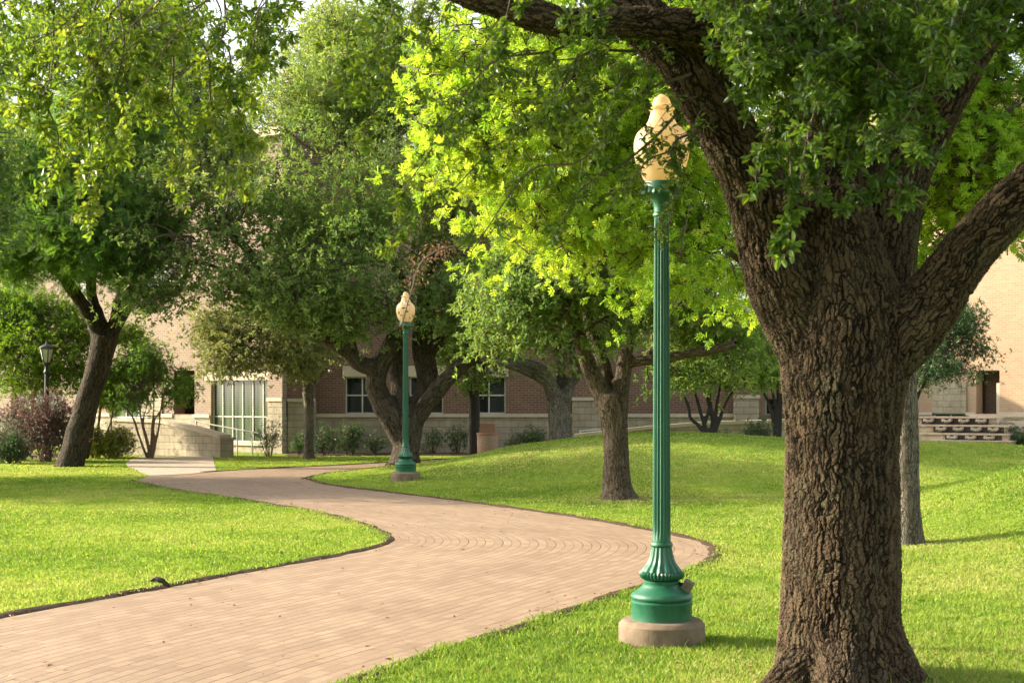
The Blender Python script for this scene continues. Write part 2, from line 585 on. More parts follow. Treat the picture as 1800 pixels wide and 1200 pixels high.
def glass_mat(name, col, streak, rough=0.04, spec=0.7):
    m, nt, b = mat(name)
    uv = nd(nt, "ShaderNodeUVMap").outputs[0]
    mp = nd(nt, "ShaderNodeMapping")
    mp.inputs["Scale"].default_value = (3.2, 0.12, 1)
    nt.links.new(uv, mp.inputs[0])
    n = noise_n(nt, mp.outputs[0], 1.3, 3, 0.6)
    w = nd(nt, "ShaderNodeTexWave", wave_type='BANDS', bands_direction='Y')
    w.inputs["Scale"].default_value = 5.5
    nt.links.new(uv, w.inputs["Vector"])
    f = math_n(nt, 'MULTIPLY', n, math_n(nt, 'ADD', math_n(nt, 'MULTIPLY', w.outputs["Fac"], 0.4), 0.7))
    nt.links.new(ramp(nt, f, [(0.3, col), (0.62, streak)]), b.inputs["Base Color"])
    b.inputs["Roughness"].default_value = rough
    b.inputs["Specular IOR Level"].default_value = spec
    return m


M['green'] = green_paint()
M['globe'] = globe_mat()
M['glass_dark'] = glass_mat("dark_window_glass", (0.008, 0.011, 0.01), (0.02, 0.026, 0.022))
M['glass_teal'] = glass_mat("teal_tinted_glass", (0.02, 0.05, 0.04), (0.06, 0.14, 0.105), 0.3, 0.2)
M['glass_green'] = glass_mat("green_tinted_glass", (0.025, 0.035, 0.026), (0.13, 0.155, 0.11), 0.06)


def water_mat():
    m, nt, b = mat("falling_water")
    b.inputs["Base Color"].default_value = (0.45, 0.47, 0.46, 1)
    b.inputs["Roughness"].default_value = 0.15
    b.inputs["Alpha"].default_value = 0.6
    n = noise_n(nt, objco(nt), 30, 2, 0.5)
    nt.links.new(ramp(nt, n, [(0.35, (0.1, 0.1, 0.1)), (0.65, (0.5, 0.5, 0.5))]), b.inputs["Alpha"])
    return m


M['water'] = water_mat()


def lawn_mat():
    m, nt, b = mat("lawn_turf")
    co = objco(nt)
    n = noise_n(nt, co, 0.5, 5, 0.6)
    n2 = noise_n(nt, co, 9, 5, 0.7)
    c = ramp(nt, n, [(0.3, (0.13, 0.2, 0.025)), (0.55, (0.2, 0.275, 0.035)), (0.75, (0.26, 0.29, 0.06))])
    c = mix_rgb(nt, 0.7, c, ramp(nt, n2, [(0.3, (0.7, 0.74, 0.66)), (0.7, (1.1, 1.08, 1.0))]), 'MULTIPLY')
    nt.links.new(c, b.inputs["Base Color"])
    b.inputs["Roughness"].default_value = 0.95
    b.inputs["Specular IOR Level"].default_value = 0.1
    bump(nt, b, noise_n(nt, co, 30, 4, 0.7), 0.8, 0.04)
    return m


def soil_mat(name, col):
    return simple_mat(name, col, 0.95, 0.45, 14, 0.7, 40, spec=0.1)


M['lawn'] = lawn_mat()
M['soil'] = soil_mat("dark_soil", (0.055, 0.038, 0.024))
M['mulch'] = soil_mat("bark_mulch", (0.085, 0.05, 0.032))


def paver_mat():
    m, nt, b = mat("brick_pavers")
    uv = nd(nt, "ShaderNodeUVMap").outputs[0]          # x = metres along, y = metres across
    sep = nd(nt, "ShaderNodeSeparateXYZ")
    nt.links.new(uv, sep.inputs[0])
    wob = noise_n(nt, uv, 1.4, 3, 0.5)
    comb = nd(nt, "ShaderNodeCombineXYZ")
    nt.links.new(sep.outputs[0], comb.inputs[0])
    nt.links.new(math_n(nt, 'ADD', sep.outputs[1], math_n(nt, 'MULTIPLY', wob, 0.02)), comb.inputs[1])

    br = nd(nt, "ShaderNodeTexBrick")
    br.inputs["Scale"].default_value = 1.0
    br.inputs["Brick Width"].default_value = 0.2
    br.inputs["Row Height"].default_value = 0.092
    br.inputs["Mortar Size"].default_value = 0.0055
    br.inputs["Mortar Smooth"].default_value = 0.3
    br.inputs["Color1"].default_value = (0.285, 0.205, 0.138, 1)
    br.inputs["Color2"].default_value = (0.225, 0.157, 0.104, 1)
    br.inputs["Mortar"].default_value = (0.2, 0.135, 0.092, 1)
    nt.links.new(comb.outputs[0], br.inputs["Vector"])
    yy = comb.inputs[1].links[0].from_socket
    W = 3.3
    dist = math_n(nt, 'SUBTRACT', W / 2, math_n(nt, 'ABSOLUTE', math_n(nt, 'SUBTRACT', sep.outputs[1], W / 2)))
    isedge = math_n(nt, 'LESS_THAN', dist, 0.3)

    def line(row, wid):
        f = math_n(nt, 'ABSOLUTE', math_n(nt, 'SUBTRACT', math_n(nt, 'FRACT', math_n(nt, 'DIVIDE', yy, row)), 0.5))
        mr = nd(nt, "ShaderNodeMapRange", interpolation_type='SMOOTHSTEP')
        mr.inputs[1].default_value, mr.inputs[2].default_value = 0.5 - wid / row, 0.5 - wid / row * 0.25
        nt.links.new(f, mr.inputs[0])
        return mr.outputs[0]
    lm = nd(nt, "ShaderNodeMix", data_type='FLOAT')
    nt.links.new(isedge, lm.inputs[0])
    nt.links.new(line(0.092, 0.0085), lm.inputs[2])
    nt.links.new(line(0.15, 0.007), lm.inputs[3])
    st = nd(nt, "ShaderNodeMapping")
    st.inputs["Scale"].default_value = (0.5, 5.0, 1)
    nt.links.new(uv, st.inputs[0])
    lv = ramp(nt, noise_n(nt, st.outputs[0], 1.6, 4, 0.65), [(0.36, (0.1, 0.1, 0.1)), (0.68, (0.85, 0.85, 0.85))])
    seam = math_n(nt, 'MULTIPLY', lm.outputs[0], lv)
    rows = nd(nt, "ShaderNodeTexWhiteNoise", noise_dimensions='1D')
    nt.links.new(math_n(nt, 'FLOOR', math_n(nt, 'DIVIDE', yy, 0.092)), rows.inputs["W"])
    c = mix_rgb(nt, 0.35, br.outputs["Color"], ramp(nt, rows.outputs[0], [(0.0, (0.85, 0.84, 0.83)), (1.0, (1.08, 1.07, 1.06))]), 'MULTIPLY')
    n = noise_n(nt, uv, 0.7, 5, 0.6)
    c = mix_rgb(nt, 0.8, c, ramp(nt, n, [(0.3, (0.82, 0.77, 0.73)), (0.7, (1.1, 1.1, 1.08))]), 'MULTIPLY')
    n3 = noise_n(nt, uv, 35, 4, 0.7)
    c = mix_rgb(nt, 0.5, c, ramp(nt, n3, [(0.3, (0.8, 0.8, 0.8)), (0.7, (1.1, 1.1, 1.1))]), 'MULTIPLY')
    c = mix_rgb(nt, seam, c, (0.11, 0.062, 0.04))
    nt.links.new(c, b.inputs["Base Color"])
    b.inputs["Roughness"].default_value = 0.85
    b.inputs["Specular IOR Level"].default_value = 0.25
    bump(nt, b, math_n(nt, 'ADD', math_n(nt, 'MULTIPLY', seam, -1.0), math_n(nt, 'MULTIPLY', n3, 0.3)), 0.6, 0.008)
    return m


M['paver'] = paver_mat()

# ------------------------------------------------------------------ ground plan (metres), from the photograph's edges
RIGHT_PX = [(330, 1330), (470, 1250), (620, 1192), (720, 1160), (900, 1105), (1000, 1070), (1100, 1037), (1180, 1012), (1238, 988),
            (1256, 970), (1240, 956), (1200, 945), (1130, 931), (1000, 908), (890, 893), (780, 878), (680, 866), (600, 857), (552, 849), (538, 842)]
LEFT_PX = [(-420, 1185), (-200, 1130), (0, 1088), (130, 1064), (300, 1034), (420, 1010), (560, 985), (640, 970), (686, 958),
           (694, 948), (680, 936), (648, 922), (600, 908), (500, 889), (420, 877), (330, 864), (270, 854), (238, 846)]


def chaikin(p, it=3):
    p = np.asarray(p, float)
    for _ in range(it):
        q = p[:-1] * 0.75 + p[1:] * 0.25
        r = p[:-1] * 0.25 + p[1:] * 0.75
        p = np.vstack([p[:1], np.stack([q, r], 1).reshape(-1, 2), p[-1:]])
    return p


def even(p, n):
    s = np.concatenate([[0], np.cumsum(np.linalg.norm(np.diff(p, axis=0), axis=1))])
    t = np.linspace(0, s[-1], n)
    return np.column_stack([np.interp(t, s, p[:, 0]), np.interp(t, s, p[:, 1])])


right_edge = chaikin([G(*q) for q in RIGHT_PX])
left_edge = chaikin([G(*q) for q in LEFT_PX])


def match(le, re, n=260):
    """pairs left and right edge stations: arc length warped so that both bend tips meet"""
    def par(p, k):
        s = np.concatenate([[0], np.cumsum(np.linalg.norm(np.diff(p, axis=0), axis=1))])
        return s, s[k]
    kl = int(np.argmax(left_edge[:, 0] + 0 * left_edge[:, 1] if le is left_edge else le[:, 0]))
    kr = int(np.argmax(re[:, 0]))
    sl, tl = par(le, kl)
    sr, tr_ = par(re, kr)
    u = np.linspace(0, 1, n)
    tL = np.where(u < 0.5, u * 2 * tl, tl + (u - 0.5) * 2 * (sl[-1] - tl))
    tR = np.where(u < 0.5, u * 2 * tr_, tr_ + (u - 0.5) * 2 * (sr[-1] - tr_))
    f = lambda s, p, t: np.column_stack([np.interp(t, s, p[:, 0]), np.interp(t, s, p[:, 1])])
    # soften the change of speed at the tip
    return f(sl, le, tL), f(sr, re, tR)


Lm, Rm = match(left_edge, right_edge)
# side branch and the apron at the junction: from the far tip round to the walk behind the middle oak
BR_LOW = chaikin([G(*q) for q in [(238, 846), (430, 849), (538, 842), (545, 836), (600, 829), (690, 822), (800, 816), (900, 812)]])
BR_UP = chaikin([G(*q) for q in [(262, 836.5), (330, 833), (380, 829), (440, 825), (560, 820), (690, 813.5), (800, 809), (900, 806)]])
WALK = np.array([G(*q) for q in [(262, 837), (226, 822), (221, 815), (232, 806), (250, 803), (374, 803), (380, 829), (330, 834)]])

PATH_POLYS = [np.vstack([Lm, Rm[::-1]]), np.vstack([BR_LOW, BR_UP[::-1]]), WALK]


def in_poly(x, y, poly):
    n = len(poly)
    ins = np.zeros(len(x), bool)
    x1, y1 = poly[:, 0], poly[:, 1]
    x2, y2 = np.roll(x1, -1), np.roll(y1, -1)
    bx0, bx1, by0, by1 = x1.min(), x1.max(), y1.min(), y1.max()
    idx = np.where((x >= bx0) & (x <= bx1) & (y >= by0) & (y <= by1))[0]
    xx, yy = x[idx], y[idx]
    c = np.zeros(len(idx), bool)
    for a, b_, cc, d in zip(x1, y1, x2, y2):
        if b_ == d:
            continue
        hit = ((b_ > yy) != (d > yy)) & (xx < (cc - a) * (yy - b_) / (d - b_) + a)
        c ^= hit
    ins[idx] = c
    return ins


def in_path(x, y):
    r = np.zeros(len(x), bool)
    for p in PATH_POLYS:
        r |= in_poly(x, y, p)
    return r


_edge_pts = np.vstack([even(left_edge, 420), even(right_edge, 480), even(BR_LOW, 90), even(BR_UP, 90)])


def path_dist(x, y):
    out = np.full(len(x), 99.0)
    cell = {}
    key = lambda a, b: (np.floor(a * 2).astype(np.int64) * 100003 + np.floor(b * 2).astype(np.int64))
    near = set()
    for dx in (-0.5, 0, 0.5):
        for dy in (-0.5, 0, 0.5):
            near.update(key(_edge_pts[:, 0] + dx, _edge_pts[:, 1] + dy).tolist())
    sel = np.where(np.isin(key(x, y), np.array(sorted(near))))[0]
    full = out
    x, y = x[sel], y[sel]
    out = np.full(len(x), 99.0)
    for i in range(0, len(x), 20000):
        q = np.column_stack([x[i:i + 20000], y[i:i + 20000]])
        d = np.full(len(q), 1e9)
        for e in _edge_pts:
            d = np.minimum(d, (q[:, 0] - e[0]) ** 2 + (q[:, 1] - e[1]) ** 2)
        out[i:i + 20000] = np.sqrt(d)
    full[sel] = out
    return full


MOUNDS = [(3.3, 31, 0.88, 5.2, 5.2), (11.0, 34, 0.52, 4.2, 5.0), (8.7, 17.8, 1.1, 3.1, 4.0)]


def ground_z(x, y):
    x = np.asarray(x, float)
    y = np.asarray(y, float)
    z = 0 * x
    for x0, y0, a, sx, sy in MOUNDS:
        z = z + a * np.exp(-((x - x0) / sx) ** 2 - ((y - y0) / sy) ** 2)
    # keep the walk level: fade the mounds out left of the main path's right edge
    fade = smooth01((x - np.interp(y, [0, 16, 21, 28, 34, 60], [0.5, 2.4, 0.2, -4.6, -4.6, -4.6])) / 5.0)
    far = smooth01((45 - y) / 5.0)
    return z * fade * (0.25 + 0.75 * far)


# ground sheet
def nonuni(a, b, n, c, k):
    t = np.linspace(-1, 1, n)
    u = np.sign(t) * np.abs(t) ** k
    return np.where(u < 0, c + u * (c - a), c + u * (b - c))


gx = nonuni(-400, 400, 260, 0, 2.6)
gy = np.concatenate([np.linspace(-40, 4, 12), np.linspace(4.5, 50, 190), 50 + np.linspace(0.04, 1, 40) ** 2.2 * 900])
XX, YY = np.meshgrid(gx, gy)
ZZ = ground_z(XX.ravel(), YY.ravel())
gv = np.column_stack([XX.ravel(), YY.ravel(), ZZ])
nx, ny = len(gx), len(gy)
ii = np.arange(ny - 1)[:, None] * nx + np.arange(nx - 1)[None, :]
gf = np.stack([ii, ii + 1, ii + nx + 1, ii + nx], -1).reshape(-1, 4)
me = raw_mesh("ground", gv, gf.ravel(), np.arange(len(gf)) * 4, [M['lawn']], smooth=True)
tag(link("ground", me), "mown green lawn with low mounds", None, None, "structure")


def set_uv(me, uv):
    l = me.uv_layers.new(name="UVMap")
    l.data.foreach_set("uv", np.asarray(uv, np.float32).ravel())


def ribbon(name, A, B, z, m, width=3.3, cols=10):
    n = len(A)
    u = np.linspace(0, 1, cols)
    pts = A[:, None, :] * (1 - u)[None, :, None] + B[:, None, :] * u[None, :, None]
    mid = (A + B) / 2
    s = np.concatenate([[0], np.cumsum(np.linalg.norm(np.diff(mid, axis=0), axis=1))])
    zz = np.full(n * cols, z) + ground_z(pts[..., 0].ravel(), pts[..., 1].ravel())
    v = np.column_stack([pts.reshape(-1, 2), zz])
    ii = np.arange(n - 1)[:, None] * cols + np.arange(cols - 1)[None, :]
    f = np.stack([ii, ii + 1, ii + cols + 1, ii + cols], -1).reshape(-1, 4)
    me = raw_mesh(name, v, f.ravel(), np.arange(len(f)) * 4, [m])
    uvv = np.stack([np.repeat(s[:, None], cols, 1), np.repeat((u * width)[None], n, 0)], -1).reshape(-1, 2)
    set_uv(me, uvv[f.ravel()])
    # make sure it faces up
    if me.polygons[0].normal.z < 0:
        me.flip_normals()
    return link(name, me)


tag(ribbon("path", Lm, Rm, 0.012, M['paver']), "winding tan brick walk", None, None, "structure")
tag(ribbon("path", even(BR_LOW, 120), even(BR_UP, 120), 0.008, M['paver']), "brick walk running on behind the oak", None, None, "structure")
wv = np.column_stack([WALK, np.full(len(WALK), 0.017)])
me = raw_mesh("pavement", wv, np.arange(len(WALK)), [0], [M['concrete']])
if me.polygons[0].normal.z < 0:
    me.flip_normals()
tag(link("pavement", me), "grey concrete walk by the ramp wall", None, None, "structure")


def soil_strip(edge, side, n):
    """raised soil lip where the turf ends along a path edge"""
    e = even(edge, n)
    t = unit(np.gradient(e, axis=0))
    nrm = np.column_stack([t[:, 1], -t[:, 0]]) * side
    w = 0.015 + 0.03 * noise3(np.column_stack([e * 2.2, np.zeros(n)]), 5)
    hgt = 0.022 + 0.02 * noise3(np.column_stack([e * 3, np.zeros(n)]), 6)
    jit = (noise3(np.column_stack([e * 4, np.zeros(n)]), 8) - 0.5) * 0.07
    prof = [(-0.035 + jit, 0.0 * hgt + 0.004), (0.01 + jit, hgt * 0.7), (0.05 + jit * 0.5, hgt), (w + 0.06, hgt * 0.9), (w + 0.16, 0 * hgt - 0.01)]
    v = []
    for o, h in prof:
        p = e + nrm * (o if np.ndim(o) else np.full(n, o))[:, None]
        v.append(np.column_stack([p, h + ground_z(p[:, 0], p[:, 1])]))
    v = np.stack(v, 1).reshape(-1, 3)
    c = len(prof)
    ii = np.arange(n - 1)[:, None] * c + np.arange(c - 1)[None, :]
    f = np.stack([ii, ii + 1, ii + c + 1, ii + c], -1).reshape(-1, 4)
    return v, f


bag = Bag()
for e, s, n in ((left_edge, -1, 700), (right_edge, 1, 800), (BR_LOW[20:], 1, 260), (BR_UP[16:], -1, 260)):
    bag.add(*soil_strip(e, s, n))
tag(bag.build("soil_edge", [M['soil']], smooth=True), "strip of bare dark soil along the brick walk", None, None, "structure")
# planting beds along the buildings
def bed(pts, z=0.02):
    p = np.array(pts, float)
    zz = ground_z(p[:, 0], p[:, 1]) + z
    me = raw_mesh("planting_bed", np.column_stack([p, zz]), np.arange(len(p)), [0], [M['mulch']])
    if me.polygons[0].normal.z < 0:
        me.flip_normals()
    tag(link("planting_bed", me), "brown mulch bed", None, None, "structure")


bed([G(-200, 812), G(118, 809), G(150, 803), G(150, 797), G(-200, 797)])
bed([(-6.6, 41.0), (2.5, 41.6), (2.5, 43.6), (-6.6, 43.4)])


# ------------------------------------------------------------------ grass blades
def grass():
    N = 1400000
    dd = np.linspace(5.0, 46, 800)
    pdf = (8 / dd) ** 1.62 * (0.77 * dd + 3)
    cdf = np.cumsum(pdf)
    cdf /= cdf[-1]
    d = np.interp(rng.random(N), cdf, dd)
    x = (rng.random(N) * 2 - 1) * (0.385 * d + 2.4)
    y = d
    keep = ~in_path(x, y)
    x, y, d = x[keep], y[keep], d[keep]
    # keep off the buildings, beds and walls
    keep = ~((x < 2.5) & (y > 41.0)) & (y < 44)
    x, y, d = x[keep], y[keep], d[keep]
    pd = path_dist(x, y)
    keep = (pd > 0.005 + 0.07 * noise3(np.column_stack([x * 3.1, y * 3.1, 0 * x]), 15)) & (rng.random(len(x)) < np.clip(0.5 + pd * 4, 0, 1))
    x, y, d, pd = x[keep], y[keep], d[keep], pd[keep]
    n = len(x)
    z = ground_z(x, y) + 0.004 + 0.022 * np.clip(1 - pd / 0.22, 0, 1)
    q = np.column_stack([x, y, np.zeros(n)])
    clump = fbm(q * 1.3, 21)
    fine = noise3(q * 7, 31)
    hgt = (0.02 + 0.03 * np.clip(clump - 0.38, 0, 1) * 1.6 + 0.012 * fine) * (0.6 + 0.8 * rng.random(n))
    tall = rng.random(n) < 0.009 * np.clip((clump - 0.45) * 12, 0.2, 3)
    hgt = np.where(tall, hgt * 1.6 + 0.018, hgt)
    wid = (0.0026 + 0.0022 * rng.random(n)) * np.clip(d / 8, 0.8, 5) ** 0.85
    wid = np.where(tall, wid * 1.5, wid)
    hgt = hgt * np.interp(d, [6, 11, 20, 45], [1.0, 0.85, 0.62, 0.55])
    a = rng.random(n) * 2 * math.pi
    side = np.column_stack([np.cos(a), np.sin(a), np.zeros(n)])
    b2 = rng.random(n) * 2 * math.pi
    lean = np.column_stack([np.cos(b2), np.sin(b2), np.zeros(n)]) * (hgt * (0.25 + 0.75 * rng.random(n)))[:, None]
    base = np.column_stack([x, y, z])
    up = np.array([0, 0, 1.0])
    v0 = base - side * wid[:, None]
    v1 = base + side * wid[:, None]
    m0 = base + lean * 0.35 + up * (hgt * 0.62)[:, None]
    v2 = m0 + side * (wid * 0.75)[:, None]
    v3 = m0 - side * (wid * 0.75)[:, None]
    v4 = base + lean + up * hgt[:, None]
    v = np.stack([v0, v1, v2, v3, v4], 1).reshape(-1, 3)
    i = np.arange(n)[:, None] * 5
    quads = i + np.array([[0, 1, 2, 3]])
    tris = i + np.array([[3, 2, 4]])
    dry = 0.5 * np.exp(-((x - 0.6) / 2.2) ** 2 - ((y - 28.3) / 1.6) ** 2) + 0.35 * np.exp(-((x - 3.0) / 1.6) ** 2 - ((y - 22.3) / 0.7) ** 2)
    for tx, ty, tr in ((1.68, 22.7, 0.9), (1.9, 8.2, 0.75), (4.3, 15.5, 0.6), (-2.55, 34.0, 1.0), (-10.6, 34.5, 0.8), (1.13, 33.5, 0.7)):
        dry = dry + 0.55 * np.exp(-(((x - tx) ** 2 + (y - ty) ** 2) / tr ** 2))
    straw = rng.random(n) < dry + 0.05 + 0.14 * np.clip((fbm(q * 0.8, 77) - 0.5) * 5, 0, 1)
    rr = np.clip(0.5 + 1.25 * (fbm(q * 0.42, 41) - 0.5) + 0.35 * (fine - 0.5) + 0.3 * (fbm(q * 2.5, 43) - 0.5) - 0.1 + rng.normal(0, 0.12, n), 0, 0.78)
    rr = np.where(straw, 0.8 + 0.2 * rng.random(n), rr)
    rr = np.where(tall, 0.15 + 0.25 * rng.random(n), rr)
    b = Bag()
    b.add(v, quads, 0, np.repeat(rr, 5))
    b.f.append(tris)
    b.m.append(np.zeros(n))
    o = b.build("grass", [M['grass']])
    tag(o, "short bright green turf grass blades over the lawn", None, None, "stuff")


grass()

# ------------------------------------------------------------------ masonry builder
class MB:
    def __init__(self):
        self.v, self.f, self.uv = [], [], []

    def quad(self, a, b, c, d):
        pts = [np.asarray(p, float) for p in (a, b, c, d)]
        n = unit(np.cross(pts[1] - pts[0], pts[2] - pts[0]))
        i = len(self.v)
        self.v += pts
        self.f.append((i, i + 1, i + 2, i + 3))
        if abs(n[2]) > 0.7:
            self.uv += [(p[0], p[1]) for p in pts]
        else:
            t = unit(np.array([-n[1], n[0], 0]))
            self.uv += [(float(np.dot(p, t)), p[2]) for p in pts]

    def hexa(self, c):
        """c: 8 corners, bottom ring 0-3 counter-clockwise, top ring 4-7"""
        for q in ((3, 2, 1, 0), (4, 5, 6, 7), (0, 1, 5, 4), (1, 2, 6, 5), (2, 3, 7, 6), (3, 0, 4, 7)):
            self.quad(*[c[k] for k in q])

    def build(self, name, m, parent=None, smooth=False, bevel=0):
        v = np.array(self.v)
        f = np.array(self.f)
        off = np.array(parent.location) if parent is not None else None
        if parent is not None and parent.parent is not None:
            off = off + np.array(parent.parent.location)
        me = raw_mesh(name, v, f.ravel(), np.arange(len(f)) * 4, [m], off=off, smooth=smooth)
        if len(me.loops) == len(self.uv):
            set_uv(me, np.array(self.uv))
        o = link(name, me, parent)
        return o


class Pieces:
    """boxes that each become a part of their own"""
    def __init__(self):
        self.p = []

    def hexa(self, c):
        m = MB()
        m.hexa(c)
        self.p.append(m)

    def build(self, name, m, parent):
        for k in self.p:
            k.build(name, m, parent)


class Wall:
    """a facade plane: corner O, running direction t, outward normal n"""
    def __init__(self, O, t, n):
        self.O, self.t, self.n = np.array(O, float), unit(np.array(t, float)), unit(np.array(n, float))

    def s(self, px):
        k = (px - 900) / F
        return (k * self.O[1] - self.O[0]) / (self.t[0] - k * self.t[1])

    def z(self, py, px):
        d = self.O[1] + self.t[1] * self.s(px)
        return EYE + (HOR - py) / F * d

    def pt(self, s, z, out=0.0):
        q = self.O + self.t * s + self.n * out
        return np.array([q[0], q[1], z])

    def box(self, mb, s0, s1, z0, z1, o0, o1):
        if s0 > s1: s0, s1 = s1, s0
        c = [self.pt(s0, z0, o1), self.pt(s1, z0, o1), self.pt(s1, z0, o0), self.pt(s0, z0, o0),
             self.pt(s0, z1, o1), self.pt(s1, z1, o1), self.pt(s1, z1, o0), self.pt(s0, z1, o0)]
        # orientation
        if np.dot(np.cross(c[1] - c[0], c[3] - c[0]), [0, 0, 1]) < 0:
            c = [c[1], c[0], c[3], c[2], c[5], c[4], c[7], c[6]]
        mb.hexa(c)

    def holed(self, mb, s0, s1, z0, z1, holes, o0, o1):
        if s0 > s1: s0, s1 = s1, s0
        cuts = sorted({s0, s1, *[min(max(h[k], s0), s1) for h in holes for k in (0, 1)]})
        for a, b in zip(cuts[:-1], cuts[1:]):
            if b - a < 1e-4: continue
            mid = (a + b) / 2
            zs = sorted([(h[2], h[3]) for h in holes if h[0] < mid < h[1]])
            lo = z0
            for ha, hb in zs:
                if ha > lo + 1e-4: self.box(mb, a, b, lo, min(ha, z1), o0, o1)
                lo = max(lo, hb)
            if lo < z1 - 1e-4: self.box(mb, a, b, lo, z1, o0, o1)

    def window(self, parent, s0, s1, z0, z1, vbars, hbars, glass, depth=-0.12, fw=0.04):
        """frame mesh with the given inner bars; the pane is its child"""
        if s0 > s1: s0, s1 = s1, s0
        mb = MB()
        o0, o1 = depth - 0.02, depth + 0.035
        self.box(mb, s0, s0 + fw, z0, z1, o0, o1)
        self.box(mb, s1 - fw, s1, z0, z1, o0, o1)
        self.box(mb, s0 + fw, s1 - fw, z0, z0 + fw, o0, o1)
        self.box(mb, s0 + fw, s1 - fw, z1 - fw, z1, o0, o1)
        for vb in vbars:
            self.box(mb, vb - fw / 2, vb + fw / 2, z0 + fw, z1 - fw, o0, o1 - 0.006)
        for hb in hbars:
            self.box(mb, s0 + fw, s1 - fw, hb - fw / 2, hb + fw / 2, o0, o1 - 0.012)
        w = mb.build("window", M['alu'], parent)
        pb = MB()
        self.box(pb, s0 + 0.01, s1 - 0.01, z0 + 0.01, z1 - 0.01, depth - 0.05, depth)
        o = pb.build("pane", glass, None)
        o.parent = w
        o.data.transform(__import__("mathutils").Matrix.Translation(-Vector(parent.location)))
        return w


# ------------------------------------------------------------------ building along the back (left wing and shaded middle)
YAW = 36.0
cy_, sy_ = math.cos(R_(YAW)), math.sin(R_(YAW))
CD = 43.0
corner = ((505 - 900) / F * CD, CD)
LW = Wall(corner, (-cy_, sy_), (-sy_, -cy_))              # left wing, lit
b1 = empty("brick_building", (corner[0], corner[1], 0), "long brown brick building with limestone base and white framed windows behind the oaks", "building")
HB = 9.6


